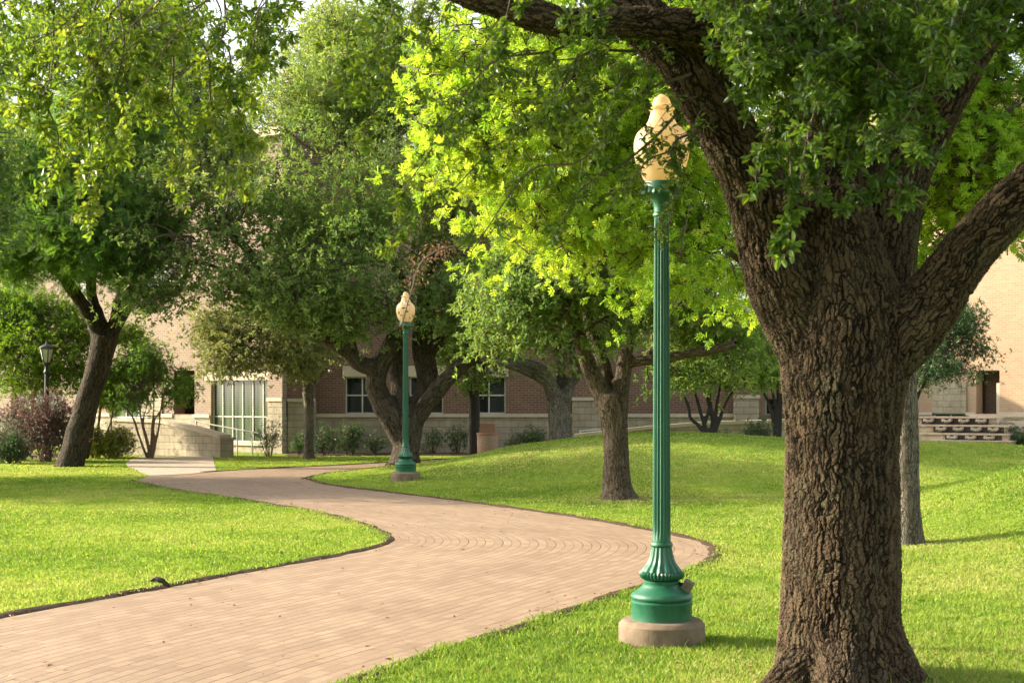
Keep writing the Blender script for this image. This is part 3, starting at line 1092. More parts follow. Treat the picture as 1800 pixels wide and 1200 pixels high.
def build_left_building():
    wall, stone, ledge = MB(), MB(), Pieces()
    zl = LW.z(731, 420)
    holes = []

    def hole(px0, px1, py0, py1):
        pm = (px0 + px1) / 2
        h = (min(LW.s(px0), LW.s(px1)), max(LW.s(px0), LW.s(px1)), LW.z(py1, pm), LW.z(py0, pm))
        holes.append(h)
        return h
    h1 = hole(371, 470, 668, 776)
    h2 = hole(196, 286, 690, 757)
    h3 = hole(306, 342, 651, 728)
    h4 = hole(118, 150, 478, 522)
    h5 = hole(250, 300, 470, 520)
    h6 = hole(20, 110, 690, 757)
    sE = 19.0
    LW.holed(wall, 0.0, sE, zl, HB, holes, -0.45, 0.0)
    LW.holed(stone, 0.0, sE, -0.1, zl - 0.0, holes, -0.45, 0.045)
    LW.box(ledge, LW.s(371) + 0.005, LW.s(342), zl - 0.06, zl + 0.05, 0.046, 0.09)
    LW.box(ledge, LW.s(306), LW.s(286), zl - 0.06, zl + 0.05, 0.046, 0.09)
    LW.box(ledge, LW.s(196), LW.s(110), zl - 0.06, zl + 0.05, 0.046, 0.09)
    # pilaster at the corner
    zp = LW.z(702, 490)
    LW.box(stone, 0.0, LW.s(480), -0.1, zp, 0.046, 0.22)
    LW.box(wall, 0.012, LW.s(480) - 0.012, zp, HB, 0.003, 0.2)
    LW.box(ledge, -0.02, LW.s(480) + 0.03, zp - 0.05, zp + 0.05, 0.221, 0.26)
    # stone lintel and sill at the big window
    LW.box(ledge, LW.s(360), LW.s(476), LW.z(668, 420), LW.z(652, 420), 0.002, 0.03)
    LW.box(ledge, LW.s(371), LW.s(470), LW.z(782, 420), LW.z(776, 420), 0.046, 0.1)
    # back of the recess, its shade put into the darker brick copy
    rb = MB()
    LW.box(rb, h3[0] - 0.1, h3[1] + 0.1, h3[2] - 0.1, h3[3] + 0.1, -1.3, -0.9)
    rb.build("brick_wall", M['brick_shade'], b1)
    # second volume behind
    LW.box(wall, 0.4, sE, 0, HB - 0.3, -12, -1.31)
    wall.build("brick_wall", M['brick_pink'], b1)
    stone.build("stone_base", M['stone'], b1)
    ledge.build("stone_trim", M['stone_cap'], b1)
    zt = LW.z(732, 420)
    bars = [h1[0] + (h1[1] - h1[0]) * k / 5.6 for k in (0.62, 1.62, 2.62, 3.62, 4.62)]
    LW.window(b1, *h1, bars, [zt], M['glass_green'], fw=0.03)
    LW.window(b1, *h2, [h2[0] + (h2[1] - h2[0]) * k / 4 for k in (1, 2, 3)], [LW.z(733, 240)], M['glass_green'])
    LW.window(b1, *h6, [h6[0] + (h6[1] - h6[0]) * k / 3 for k in (1, 2)], [LW.z(733, 60)], M['glass_green'])
    for h in (h4, h5):
        LW.window(b1, *h, [(h[0] + h[1]) / 2], [(h[2] + h[3]) / 2], M['glass_green'])
    # wall lamp stub under the eave line
    # ---- middle part, facing the camera
    CW = Wall((corner[0], corner[1]), (1, 0), (0, -1))
    SW = Wall((CW.pt(0, 0)[0], CD + 0.35), (1, 0), (0, -1))     # set-back wall plane with the windows
    wall, stone, ledge = MB(), MB(), Pieces()
    s_p = CW.s(553)
    zp2 = CW.z(703, 530)
    CW.box(stone, 0.02, s_p, -0.1, zp2, -0.6, 0.03)
    CW.box(wall, 0.02, s_p - 0.01, zp2, HB, -0.6, 0.0)
    CW.box(ledge, 0.0, s_p + 0.03, zp2 - 0.05, zp2 + 0.05, 0.031, 0.07)
    holes = []
    for a in (607, 720, 830):
        holes.append((SW.s(a), SW.s(a + 59), SW.z(727, a), SW.z(662, a)))
    sA, sB = SW.s(553) + 0.005, SW.s(1330)
    zc = SW.z(730, 900)
    sT, HL = SW.s(640), 4.3                       # beyond here the wing is one storey high
    SW.holed(wall, sA, sT, zc, HB, holes, -0.4, 0.0)
    SW.holed(wall, sT, sB, zc, HL, holes, -0.4, 0.0)
    SW.box(stone, sA, sB, -0.1, zc, -0.4, 0.05)
    for a, b_ in ((553, 1010), (1057, 1288)):
        SW.box(ledge, SW.s(a) + 0.05, SW.s(b_), zc - 0.05, zc + 0.055, 0.051, 0.1)
    for h in holes:
        SW.box(ledge, h[0] - 0.08, h[1] + 0.08, h[3], h[3] + 0.33, 0.002, 0.04)
        SW.box(ledge, h[0] - 0.05, h[1] + 0.05, h[2] - 0.06, h[2], -0.1, 0.05)
    for a, b_, t in ((1006, 1057, 701), (1288, 1331, 697)):
        zt2 = SW.z(t, a)
        SW.box(stone, SW.s(a), SW.s(b_), -0.1, zt2, 0.051, 0.3)
        SW.box(wall, SW.s(a) + 0.015, SW.s(b_) - 0.015, zt2, HL, 0.002, 0.27)
        SW.box(ledge, SW.s(a) - 0.03, SW.s(b_) + 0.03, zt2 - 0.05, zt2 + 0.05, 0.301, 0.34)
    SW.box(wall, 0.7, sT - 0.01, 0, HB - 0.3, -12, -0.41)
    SW.box(wall, sT, sB, 0, HL - 0.1, -8, -0.41)
    wall.build("brick_wall", M['brick_shade'], b1)  # shaded faces use the darker brick copy
    stone.build("stone_base", M['stone'], b1)
    ledge.build("stone_trim", M['stone_cap'], b1)
    for h in holes:
        SW.window(b1, *h, [(h[0] + h[1]) / 2], [(h[2] + h[3]) / 2], M['glass_dark'])
    roof = MB()
    LW.box(roof, -0.2, sE, HB + 0.002, HB + 0.25, -12, 0.35)
    SW.box(roof, 0.3, sT + 0.2, HB + 0.004, HB + 0.252, -12, 0.35)
    SW.box(roof, sT + 0.01, sB + 0.2, HL + 0.004, HL + 0.252, -8, 0.4)
    roof.build("roof", M['stone_cap'], b1)


build_left_building()

# ------------------------------------------------------------------ right building
RD = 47.0
rc = ((1335 - 900) / F * RD + 0.3, RD + 4.0)
RW = Wall(rc, (math.cos(R_(40)), -math.sin(R_(40))), (-math.sin(R_(40)), -math.cos(R_(40))))
b2 = empty("brick_building", (rc[0], rc[1], 0), "tall tan brick building in sunlight with green tinted windows behind the stepped fountain", "building")


def build_right():
    wall, stone, ledge = MB(), MB(), Pieces()
    zl = RW.z(727, 1700)
    holes = []

    def hole(px0, px1, py0, py1):
        pm = (px0 + px1) / 2
        h = (RW.s(px0), RW.s(px1), RW.z(py1, pm), RW.z(py0, pm))
        holes.append(h)
        return h
    h1 = hole(1640, 1699, 672, 735)
    h2 = hole(1640, 1699, 505, 585)
    h3 = hole(1716, 1757, 651, 727)
    h4 = hole(1343, 1375, 700, 729)
    sE = RW.s(1960)
    RW.holed(wall, 0, sE, zl, 11.5, holes, -0.5, 0)
    RW.holed(stone, 0, sE, -0.1, zl, holes, -0.5, 0.05)
    RW.box(ledge, RW.s(1757), sE, zl - 0.05, zl + 0.07, 0.051, 0.12)
    RW.box(ledge, RW.s(1375), RW.s(1640), zl - 0.05, zl + 0.05, 0.051, 0.1)
    RW.box(ledge, RW.s(1699), RW.s(1716), zl - 0.05, zl + 0.05, 0.051, 0.1)
    rb = MB()
    RW.box(rb, h3[0] - 0.1, h3[1] + 0.1, h3[2] - 0.1, h3[3] + 0.1, -1.5, -1.0)
    rb.build("brick_wall", M['brick_pink'], b2)  # recess shade given by a darker brick than the facade's
    RW.box(ledge, h3[1] - 0.12, h3[1] - 0.003, h3[2], h3[3] - 0.4, -0.3, -0.05)  # pale strip standing in for sunlight on the recess reveal
    RW.box(wall, 0, sE, 0, 11.3, -12, -1.51)
    wall.build("brick_wall", M['brick_tan'], b2)
    stone.build("stone_base", M['stone'], b2)
    ledge.build("stone_trim", M['stone_cap'], b2)
    RW.window(b2, *h1, [(h1[0] + h1[1]) / 2], [RW.z(727, 1670)], M['glass_teal'])
    RW.window(b2, *h2, [(h2[0] + h2[1]) / 2], [RW.z(530, 1670), RW.z(575, 1670)], M['glass_teal'])
    RW.window(b2, *h4, [(h4[0] + h4[1]) / 2], [], M['glass_dark'])
    roof = MB()
    RW.box(roof, -0.2, sE, 11.502, 11.75, -12, 0.25)
    roof.build("roof", M['stone_cap'], b2)


build_right()


# ------------------------------------------------------------------ stepped fountain
def fountain():
    d0 = 41.0
    W = Wall(((1608 - 900) / F * d0, d0), (math.cos(R_(32)), -math.sin(R_(32))), (-math.sin(R_(32)), -math.cos(R_(32))))
    base = empty("stepped_fountain", (W.O[0], W.O[1], 0.2), "pale stone stepped fountain with dark tiled tiers and rows of stone spouts", "fountain")
    stone, tile = MB(), MB()
    tiers = [(1608, 1738, 1752, 1620, 732, 746, 0.0, [1635, 1667, 1697, 1727]),
             (1608, 1770, 1778, 1647, 746, 760, 0.35, [1663, 1693, 1724, 1754]),
             (1632, 1772, 1782, 1673, 760, 774, 0.7, [1688, 1720, 1752])]
    spouts = []
    for xa, xt, xb, xs, yt, yb, out, sp in tiers:
        z1, z0 = W.z(yt, 1680), W.z(yb, 1680)
        W.box(stone, W.s(xa) + out * 0.01, W.s(xb), -0.1, z1 - 0.05, -0.8, out)
        W.box(stone, W.s(xa) - 0.03, W.s(xb) + 0.03, z1 - 0.049, z1, -0.8, out + 0.06)
        W.box(tile, W.s(xs), W.s(xt), z0 + 0.004, z1 - 0.052, out - 0.1, out + 0.008)
        for px in sp:
            spouts.append((W.s(px), z1 - 0.05, z0, out))
    W.box(stone, W.s(1658), W.s(1790), -0.1, W.z(774, 1680), 0, 1.05)
    W.box(stone, W.s(1655), W.s(1792), W.z(774, 1680) + 0.001, W.z(774, 1680) + 0.04, 0, 1.1)
    stone.build("stone_tiers", M['stone_pale'], base)
    tile.build("tile_panel", M['dark_tile'], base)
    for s, zt, zb, out in spouts:
        mb = MB()
        # a wedge-shaped stone scupper, wider at the lip
        zt2 = zt - 0.01
        c = [W.pt(s - 0.09, zt2 - 0.1, out + 0.02), W.pt(s + 0.09, zt2 - 0.1, out + 0.02), W.pt(s + 0.07, zt2 - 0.1, out - 0.02), W.pt(s - 0.07, zt2 - 0.1, out - 0.02)]
        W.box(mb, s - 0.12, s + 0.12, zt2 - 0.075, zt2 - 0.03, out + 0.009, out + 0.3)
        W.box(mb, s - 0.12, s - 0.085, zt2 - 0.029, zt2, out + 0.009, out + 0.28)
        W.box(mb, s + 0.085, s + 0.12, zt2 - 0.029, zt2, out + 0.009, out + 0.28)
        W.box(mb, s - 0.08, s + 0.08, zt2 - 0.11, zt2 - 0.076, out + 0.009, out + 0.16)
        o = mb.build("spout", M['stone_cap'], base)
        wb = Bag()
        for k in range(3):
            xo = -0.05 + 0.05 * k
            p0 = W.pt(s + xo, zt2 - 0.02, out + 0.28)
            p1 = W.pt(s + xo, zt2 - 0.05, out + 0.325)
            p2 = W.pt(s + xo * 0.95, zb + 0.04, out + 0.345)
            pts, rr = resample([p0, p1, p2], [0.009, 0.008, 0.005], 0.03)
            v, f, t = tube(pts, rr, 6)
            wb.add(v, f)
        wo = wb.build("water_jet", [M['water']])
        wo.parent = o
        wo.data.transform(__import__("mathutils").Matrix.Translation(-Vector(base.location)))
    # sloped coping running right towards the building
    W2 = MB()
    z = W.z(733, 1740)
    W.box(W2, W.s(1752), W.s(1900), -0.1, z - 0.12, -0.9, -0.3)
    W.box(W2, W.s(1690), W.s(1900), z + 0.0, z + 0.07, -0.95, -0.81)
    W2.build("coping_wall", M['stone_cap'], base)


fountain()


# ------------------------------------------------------------------ ramp walls and rails
def curved_wall(name, pts, tops, thick, label, capm=True, mstone='stone'):
    p = np.array(pts, float)
    tops = np.array(tops, float)
    s = np.concatenate([[0], np.cumsum(np.linalg.norm(np.diff(p, axis=0), axis=1))])
    n = 40
    t = np.linspace(0, s[-1], n)
    q = np.column_stack([np.interp(t, s, p[:, 0]), np.interp(t, s, p[:, 1])])
    for _ in range(3):
        q[1:-1] = (q[:-2] + q[1:-1] * 2 + q[2:]) / 4
    zt = np.interp(t, s, tops)
    tg = unit(np.gradient(q, axis=0))
    nr = np.column_stack([tg[:, 1], -tg[:, 0]])
    base = empty(name, (q[0, 0], q[0, 1], 0), label, "wall")
    mb, cp = MB(), MB()
    for i in range(n - 1):
        def ring(off, z, j):
            return np.array([q[j, 0] + nr[j, 0] * off, q[j, 1] + nr[j, 1] * off, z])
        h = thick / 2
        a, b_ = zt[i], zt[i + 1]
        F_ = [ring(h, -0.1, i), ring(h, -0.1, i + 1), ring(h, b_, i + 1), ring(h, a, i)]
        mb.quad(*F_)
        mb.quad(ring(-h, -0.1, i + 1), ring(-h, -0.1, i), ring(-h, a, i), ring(-h, b_, i + 1))
        g = h + 0.04
        cp.quad(ring(g, a, i), ring(g, b_, i + 1), ring(g, b_ + 0.09, i + 1) * 1, ring(g, a + 0.09, i))
        cp.quad(ring(g, a + 0.09, i), ring(g, b_ + 0.09, i + 1), ring(-g, b_ + 0.09, i + 1), ring(-g, a + 0.09, i))
        cp.quad(ring(-g, b_, i + 1), ring(-g, a, i), ring(-g, a + 0.09, i), ring(-g, b_ + 0.09, i + 1))
        cp.quad(ring(-g, a, i), ring(-g, b_, i + 1), ring(g, b_, i + 1), ring(g, a, i))
    for j, fl in ((0, False), (n - 1, True)):
        c = [ring(-thick / 2, -0.1, j), ring(thick / 2, -0.1, j), ring(thick / 2, zt[j], j), ring(-thick / 2, zt[j], j)]
        mb.quad(*(c[::-1] if fl else c))
        g = thick / 2 + 0.04
        c = [ring(-g, zt[j], j), ring(g, zt[j], j), ring(g, zt[j] + 0.09, j), ring(-g, zt[j] + 0.09, j)]
        cp.quad(*(c[::-1] if fl else c))
    # continuous uv along the wall
    mb.build("stone_face", M[mstone], base)
    cp.build("coping", M['stone_cap'], base)
    return base


def gp(px, d):
    return ((px - 900) / F * d, d)


def zt(py, d):
    return EYE + (HOR - py) / F * d


rw = curved_wall("ramp_wall", [gp(205, 42.6), gp(290, 41.6), gp(350, 40.6), gp(396, 39.9)],
                 [zt(741, 41), zt(744, 40.5), zt(757, 40.3), zt(769, 40.3)], 0.34, "curved tan limestone ramp wall sloping down beside the glass doors")
pier = MB()
Wp = Wall(gp(392, 39.95), (1, 0), (0, -1))
Wp.box(pier, 0, 0.24, -0.1, zt(772, 40.3), -0.3, 0.24)
Wp.box(pier, -0.04, 0.3, zt(772, 40.3) + 0.001, zt(772, 40.3) + 0.06, -0.34, 0.28)
pier.build("end_pier", M['stone'], rw)
curved_wall("ramp_wall", [gp(1010, 39.5), gp(1150, 39.2), gp(1250, 39.0), gp(1420, 39.0)],
            [zt(768, 39.5), zt(753, 39.2), zt(746, 39), zt(741, 39)], 0.34, "long low limestone wall rising behind the grassy mound")


def rail(px_pts, posts, label, zg=0.0):
    pts = [P(*p) for p in px_pts]
    base = empty("handrail", (pts[0][0], pts[0][1], zg), label, "handrail")
    b = Bag()
    q, r = resample(pts, [0.022] * len(pts), 0.2)
    v, f, t = tube(q, r, 8)
    b.add(v, f)
    b.build("rail", [M['rail']], base, True)
    for k in posts:
        p = P(*k)
        v, f, t = tube(np.array([[p[0], p[1], zg], p]), [0.02, 0.02], 8)
        b = Bag()
        b.add(v, f)
        b.build("post", [M['rail']], base, True)
    return base


rail([(338, 738.5, 42.2), (372, 746, 41.9), (420, 755, 41.5), (462, 763, 41.2), (470, 768, 41.1)],
     [(345, 740, 42.1), (393, 750, 41.7), (417, 754.5, 41.5), (443, 759, 41.3), (467, 766, 41.1)], "white sloping pipe handrail beside the glass doors")
rail([(1018, 757.5, 42.2), (1035, 756, 42.2), (1056, 754.5, 42.2)], [(1020, 757.5, 42.2), (1054, 754.7, 42.2)], "short white pipe handrail behind the mound near a grey trunk", 0.3)


# ------------------------------------------------------------------ lamp posts
def lathe(profile, seg=64, flutes=0, phase=0.0):
    """profile rows (r, z[, flute depth])"""
    a = np.linspace(0, 2 * math.pi, seg, endpoint=False)
    rows = []
    for row in profile:
        r, z = row[0], row[1]
        fd = row[2] if len(row) > 2 else 0.0
        rr = r * (1 - fd * (0.5 + 0.5 * np.cos(a * flutes + phase)) ** 0.8) if fd else np.full(seg, r)
        rows.append(np.column_stack([np.cos(a) * rr, np.sin(a) * rr, np.full(seg, z)]))
    v = np.vstack(rows)
    n = len(profile)
    i = np.arange(n - 1)[:, None] * seg
    j = np.arange(seg)[None]
    k = (j + 1) % seg
    f = np.stack([i + j, i + k, i + seg + k, i + seg + j], -1).reshape(-1, 4)
    return v, f


def fine(profile, step=0.02):
    """round out a profile with a smooth curve between its rows"""
    p = np.array([list(r) + [0] * (3 - len(r)) for r in profile], float)
    out = [p[0]]
    for a, b in zip(p[:-1], p[1:]):
        L = np.hypot(*(b[:2] - a[:2]))
        n = max(1, int(L / step))
        for u in np.linspace(0, 1, n + 1)[1:]:
            out.append(a + (b - a) * u)
    return out


def curve_prof(pts, n=24):
    """Catmull-Rom through (r, z) points"""
    q, _ = resample(np.column_stack([np.array(pts, float), np.zeros(len(pts))]), np.ones(len(pts)), 0.008)
    return [tuple(x[:2]) for x in q]


def lathe_part(name, profile, m, parent, seg=64, flutes=0, sharp=True):
    v, f = lathe(profile, seg, flutes)
    me = raw_mesh(name, v, f.ravel(), np.arange(len(f)) * 4, [m], smooth=True)
    if sharp:
        try:
            me.set_sharp_from_angle(angle=R_(38))
        except Exception:
            pass
    return link(name, me, parent)


def lamp_post(loc, label):
    r = empty("lamp_post", loc, label, "lamp post", "green lamp posts along the brick walk")
    lathe_part("footing", [(0.285, -0.15), (0.284, 0.13), (0.262, 0.1555), (0.25, 0.16), (0.0, 0.161)], M['footing'], r, 48)
    base = [(0.2, 0.16), (0.2, 0.262), (0.204, 0.268), (0.204, 0.28), (0.196, 0.288)]
    base += curve_prof([(0.192, 0.289), (0.203, 0.302), (0.203, 0.318), (0.19, 0.335), (0.162, 0.352), (0.138, 0.37), (0.122, 0.39)])
    base += [(0.116, 0.394), (0.119, 0.412), (0.113, 0.418)]
    lathe_part("base", base, M['green'], r)
    bead = [(x, z, 0.075) for x, z in curve_prof([(0.112, 0.4185), (0.135, 0.43), (0.147, 0.45), (0.145, 0.468), (0.137, 0.476)])]
    lathe_part("bead_ring", bead, M['green'], r, 144, 36)
    bell = [(x, z, 0.1) for x, z in curve_prof([(0.137, 0.4765), (0.122, 0.498), (0.1, 0.525), (0.084, 0.558), (0.074, 0.6), (0.068, 0.635)])]
    lathe_part("fluted_bell", bell, M['green'], r, 160, 16)
    lathe_part("shaft_ring", curve_prof([(0.066, 0.636), (0.074, 0.645), (0.073, 0.658), (0.066, 0.668)]), M['green'], r)
    zz = np.linspace(0.669, 2.8, 30)
    prof = [(0.060, 0.668, 0.0), (0.060, 0.69, 0.0)] + [(0.0595 - 0.0115 * ((z - 0.669) / 2.13) ** 1.2, z, 0.16) for z in zz[1:]] + [(0.047, 2.812, 0)]
    lathe_part("shaft", prof, M['green'], r, 192, 16)
    cap = [(0.05, 2.812), (0.057, 2.82), (0.057, 2.832), (0.05, 2.842)]
    cap += curve_prof([(0.05, 2.842), (0.053, 2.88), (0.064, 2.915), (0.086, 2.945), (0.105, 2.956)])
    lathe_part("capital", cap, M['green'], r)
    leaf = [(x, z, 0.08) for x, z in curve_prof([(0.104, 2.956), (0.128, 2.952), (0.136, 2.964), (0.128, 2.982), (0.117, 2.99)])]
    lathe_part("leaf_collar", leaf, M['green'], r, 120, 20)
    lathe_part("cup", [(0.117, 2.9905), (0.119, 3.03), (0.115, 3.04), (0.1, 3.041)], M['green'], r)
    gl = curve_prof([(0.096, 3.036), (0.118, 3.06), (0.147, 3.11), (0.172, 3.18), (0.184, 3.26), (0.180, 3.32), (0.162, 3.365), (0.137, 3.388)])
    gl += curve_prof([(0.139, 3.389), (0.133, 3.396), (0.108, 3.415), (0.088, 3.45), (0.075, 3.49), (0.07, 3.512)])
    gl += curve_prof([(0.07, 3.513), (0.086, 3.522), (0.088, 3.536), (0.078, 3.546)])
    gl += curve_prof([(0.066, 3.548), (0.058, 3.57), (0.05, 3.592), (0.03, 3.61), (0.016, 3.62), (0.0005, 3.622)])
    lathe_part("globe", gl, M['globe'], r, 64)
    return r


lx, ly = (1163 - 900) / F * 9.4, 9.4
lamp1 = lamp_post((lx, ly, float(ground_z(np.array([lx]), np.array([ly]))[0])), "nearest green fluted lamp post with cream globe on a round concrete footing in the grass")
# small metal box strapped to the near lamp's base
mb = MB()
mb.hexa([(-0.033, -0.03, 0), (0.033, -0.03, 0), (0.033, 0.03, 0), (-0.033, 0.03, 0), (-0.033, -0.03, 0.07), (0.033, -0.03, 0.07), (0.033, 0.03, 0.07), (-0.033, 0.03, 0.07)])
o = mb.build("junction_box", M['box'])
o.parent = lamp1
o.location = (0.152, -0.04, 0.352)
o.rotation_euler = (R_(8), R_(28), R_(-15))
b = Bag()
q, r_ = resample([(-0.035, -0.01, 0.03), (-0.06, 0.0, 0.02), (-0.08, 0.01, 0.01)], [0.012] * 3, 0.01)
v, f, t = tube(q, r_, 8)
b.add(v, f)
v, f, t = tube(np.array([[0, -0.034, 0.035], [0, -0.029, 0.035]]), [0.008, 0.008], 10)
b.add(v, f, 0)
b.f.append(t); b.m.append(np.zeros(len(t)))
k = b.build("conduit", [M['black']], None, True)
k.parent = o
lx2, ly2 = (713 - 900) / F * 27.4, 27.4
lamp_post((lx2, ly2, float(ground_z(np.array([lx2]), np.array([ly2]))[0])), "far green fluted lamp post with cream globe in front of the twisted oak")


# black lantern lamp at the left
def lantern():
    d = 37.5
    x = (82 - 900) / F * d
    r = empty("lantern_post", (x, d, 0), "black iron lantern post among the shrubs left of the leaning tree", "lamp post")
    lathe_part("pole", fine([(0.11, 0), (0.11, 0.3), (0.085, 0.4), (0.06, 0.5), (0.052, 2.3), (0.075, 2.36), (0.05, 2.42), (0.045, 2.5), (0.09, 2.56), (0.1, 2.6)]), M['black'], r, 24)
    h = lathe_part("lantern_glass", [(0.085, 2.605), (0.12, 2.7), (0.175, 2.93), (0.18, 2.96)], M['lantern'], r, 6)
    lathe_part("cap", [(0.2, 2.955), (0.205, 2.985), (0.17, 3.03), (0.1, 3.075), (0.05, 3.09), (0.03, 3.11), (0.022, 3.15), (0.0, 3.17)], M['black'], r, 6)
    for k in range(6):
        a = k * math.pi / 3
        c, s = math.cos(a), math.sin(a)
        v, f, t = tube(np.array([[c * 0.088, s * 0.088, 2.6], [c * 0.123, s * 0.123, 2.7], [c * 0.18, s * 0.18, 2.96]]), [0.013] * 3, 6)
        me = raw_mesh("bar", v, f.ravel(), np.arange(len(f)) * 4, [M['black']], smooth=True)
        link("bar", me, r)


m_, nt_, b_ = mat("frosted_lantern_glass")
b_.inputs["Base Color"].default_value = (0.45, 0.43, 0.36, 1)
b_.inputs["Roughness"].default_value = 0.35
nt_.links.new(ramp(nt_, noise_n(nt_, objco(nt_), 4, 3, 0.5), [(0.3, (0.38, 0.36, 0.3)), (0.7, (0.5, 0.48, 0.4))]), b_.inputs["Base Color"])
M['lantern'] = m_
lantern()


# litter bin
def litter_bin():
    d = 36.5
    x = (857 - 900) / F * d
    z = float(ground_z(np.array([x]), np.array([d]))[0])
    r = empty("litter_bin", (x, d, z), "pebbled concrete litter bin with terracotta hooded lid beside a dark trunk", "litter bin")
    lathe_part("body", [(0.25, -0.1), (0.26, 0.02), (0.265, 0.55), (0.255, 0.58), (0.0, 0.585)], M['pebble'], r, 40)
    lathe_part("rim", [(0.262, 0.575), (0.282, 0.58), (0.285, 0.62), (0.27, 0.64), (0.2, 0.645)], M['lid'], r, 40)
    mb = MB()
    def bx(x0, x1, y0, y1, z0, z1):
        mb.hexa([(x0, y0, z0), (x1, y0, z0), (x1, y1, z0), (x0, y1, z0), (x0 * .9, y0 * .9, z1), (x1 * .9, y0 * .9, z1), (x1 * .9, y1 * .9, z1), (x0 * .9, y1 * .9, z1)])
    bx(-0.21, -0.17, -0.2, 0.2, 0.641, 0.86)
    bx(0.17, 0.21, -0.2, 0.2, 0.641, 0.86)
    bx(-0.168, 0.168, -0.2, -0.17, 0.641, 0.855)
    bx(-0.168, 0.168, 0.17, 0.2, 0.641, 0.855)
    mb.hexa([(-0.2, -0.19, 0.861), (0.2, -0.19, 0.861), (0.2, 0.19, 0.861), (-0.2, 0.19, 0.861), (-0.16, -0.15, 0.89), (0.16, -0.15, 0.89), (0.16, 0.15, 0.89), (-0.16, 0.15, 0.89)])
    o = mb.build("lid", M['lid'])
    o.parent = r


litter_bin()

# dark curled clod on the left lawn's edge
cx, cyy = G(283, 1034)
r = empty("earth_clod", (cx, cyy, 0.03), "dark curled clod lying at the left lawn's edge beside the brick walk", "clod")
v, rr = resample([(-0.09, 0.0, 0.035), (-0.05, 0.01, 0.05), (0.0, 0.0, 0.04), (0.05, -0.01, 0.012), (0.075, -0.015, -0.02)], [0.006, 0.018, 0.022, 0.018, 0.008], 0.012)
vv, ff, tt = tube(v, rr, 10)
vv = vv + (noise3(vv * 60, 3)[:, None] - 0.5) * 0.012
bb = Bag(); bb.add(vv, ff); o = bb.build("clod_body", [M['clod']], None, True); o.parent = r
for k in range(6):
    bb = Bag()
    a = random.uniform(-0.06, 0.06)
    q, r2 = resample([(a, 0, 0.04), (a + random.uniform(-.02, .02), random.uniform(-.02, .02), 0.06), (a + random.uniform(-.03, .03), random.uniform(-.03, .03), 0.065)], [0.003, 0.002, 0.001], 0.01)
    bb.add(*tube(q, r2, 5)[:2])
    o = bb.build("root_hair", [M['twig']]); o.parent = r

# ------------------------------------------------------------------ trees
def oval_leaf(w=0.42, fold=0.12):
    v = np.array([(0, 0, 0), (w / 2, 0.42, fold), (0, 1, 0.0), (-w / 2, 0.42, fold)], float)
    return v, np.array([[0, 1, 2, 3]])


def near_leaf(w=0.46, fold=0.09):
    v = np.array([(0, 0, 0), (w * 0.32, 0.22, fold), (w * 0.5, 0.6, fold), (w * 0.3, 0.86, 0.04), (0, 1.0, -0.06),
                  (-w * 0.3, 0.86, 0.04), (-w * 0.5, 0.6, fold), (-w * 0.32, 0.22, fold), (0, 0.5, 0)], float)
    return v, np.array([[0, 1, 2, 8], [8, 2, 3, 4], [8, 4, 5, 6], [0, 8, 6, 7]])


def lobed_leaf():
    v, f = [], []

    def kite(b0, b1, tip, w):
        b0, b1, tip = np.array(b0), np.array(b1), np.array(tip)
        i = len(v)
        m = b0 * 0.35 + tip * 0.65
        d = unit(tip - b0)
        n = np.array([-d[1], d[0]])
        for q, z in ((b0, 0), (m + n * w, 0.05), (tip, -0.04), (m - n * w, 0.05)):
            v.append((q[0], q[1], z))
        f.append((i, i + 1, i + 2, i + 3))
    kite((0, 0.02), None if False else (0, 0), (0, 1.0), 0.11)
    for y0, tx, ty, w in ((0.18, 0.34, 0.36, 0.075), (0.38, 0.46, 0.66, 0.085), (0.62, 0.3, 0.88, 0.065)):
        kite((0, y0), (0, 0), (tx, ty), w)
        kite((0, y0), (0, 0), (-tx, ty), w)
    return np.array(v, float), np.array(f)


def pinnate_leaf():
    v, f = [], []
    for k in range(6):
        y = 0.12 + 0.14 * k
        for s in (-1, 1):
            i = len(v)
            a = np.array([0, y, 0.0])
            t = np.array([s * 0.3, y + 0.16, -0.05])
            m = (a + t) / 2
            v += [a, m + np.array([0.0, 0.05, 0.01]), t, m - np.array([0.0, 0.05, -0.01])]
            f.append((i, i + 1, i + 2, i + 3))
    return np.array(v, float), np.array(f)


TEMPL = {'oval': oval_leaf(), 'near': near_leaf(), 'lobed': lobed_leaf(), 'pinnate': pinnate_leaf(), 'narrow': oval_leaf(0.26, 0.06)}


def put_leaves(bag, pos, axis, normal, size, templ, rnd, mat_=0):
    tv, tf = TEMPL[templ]
    a = unit(axis)
    s = unit(np.cross(a, normal))
    n = np.cross(s, a)
    V = pos[:, None, :] + size[:, None, None] * (tv[None, :, 0, None] * s[:, None] + tv[None, :, 1, None] * a[:, None] + tv[None, :, 2, None] * n[:, None])
    k = len(tv)
    N = len(pos)
    Fc = (np.arange(N)[:, None, None] * k + tf[None]).reshape(-1, 4)
    bag.add(V.reshape(-1, 3), Fc, mat_, np.repeat(rnd, k))


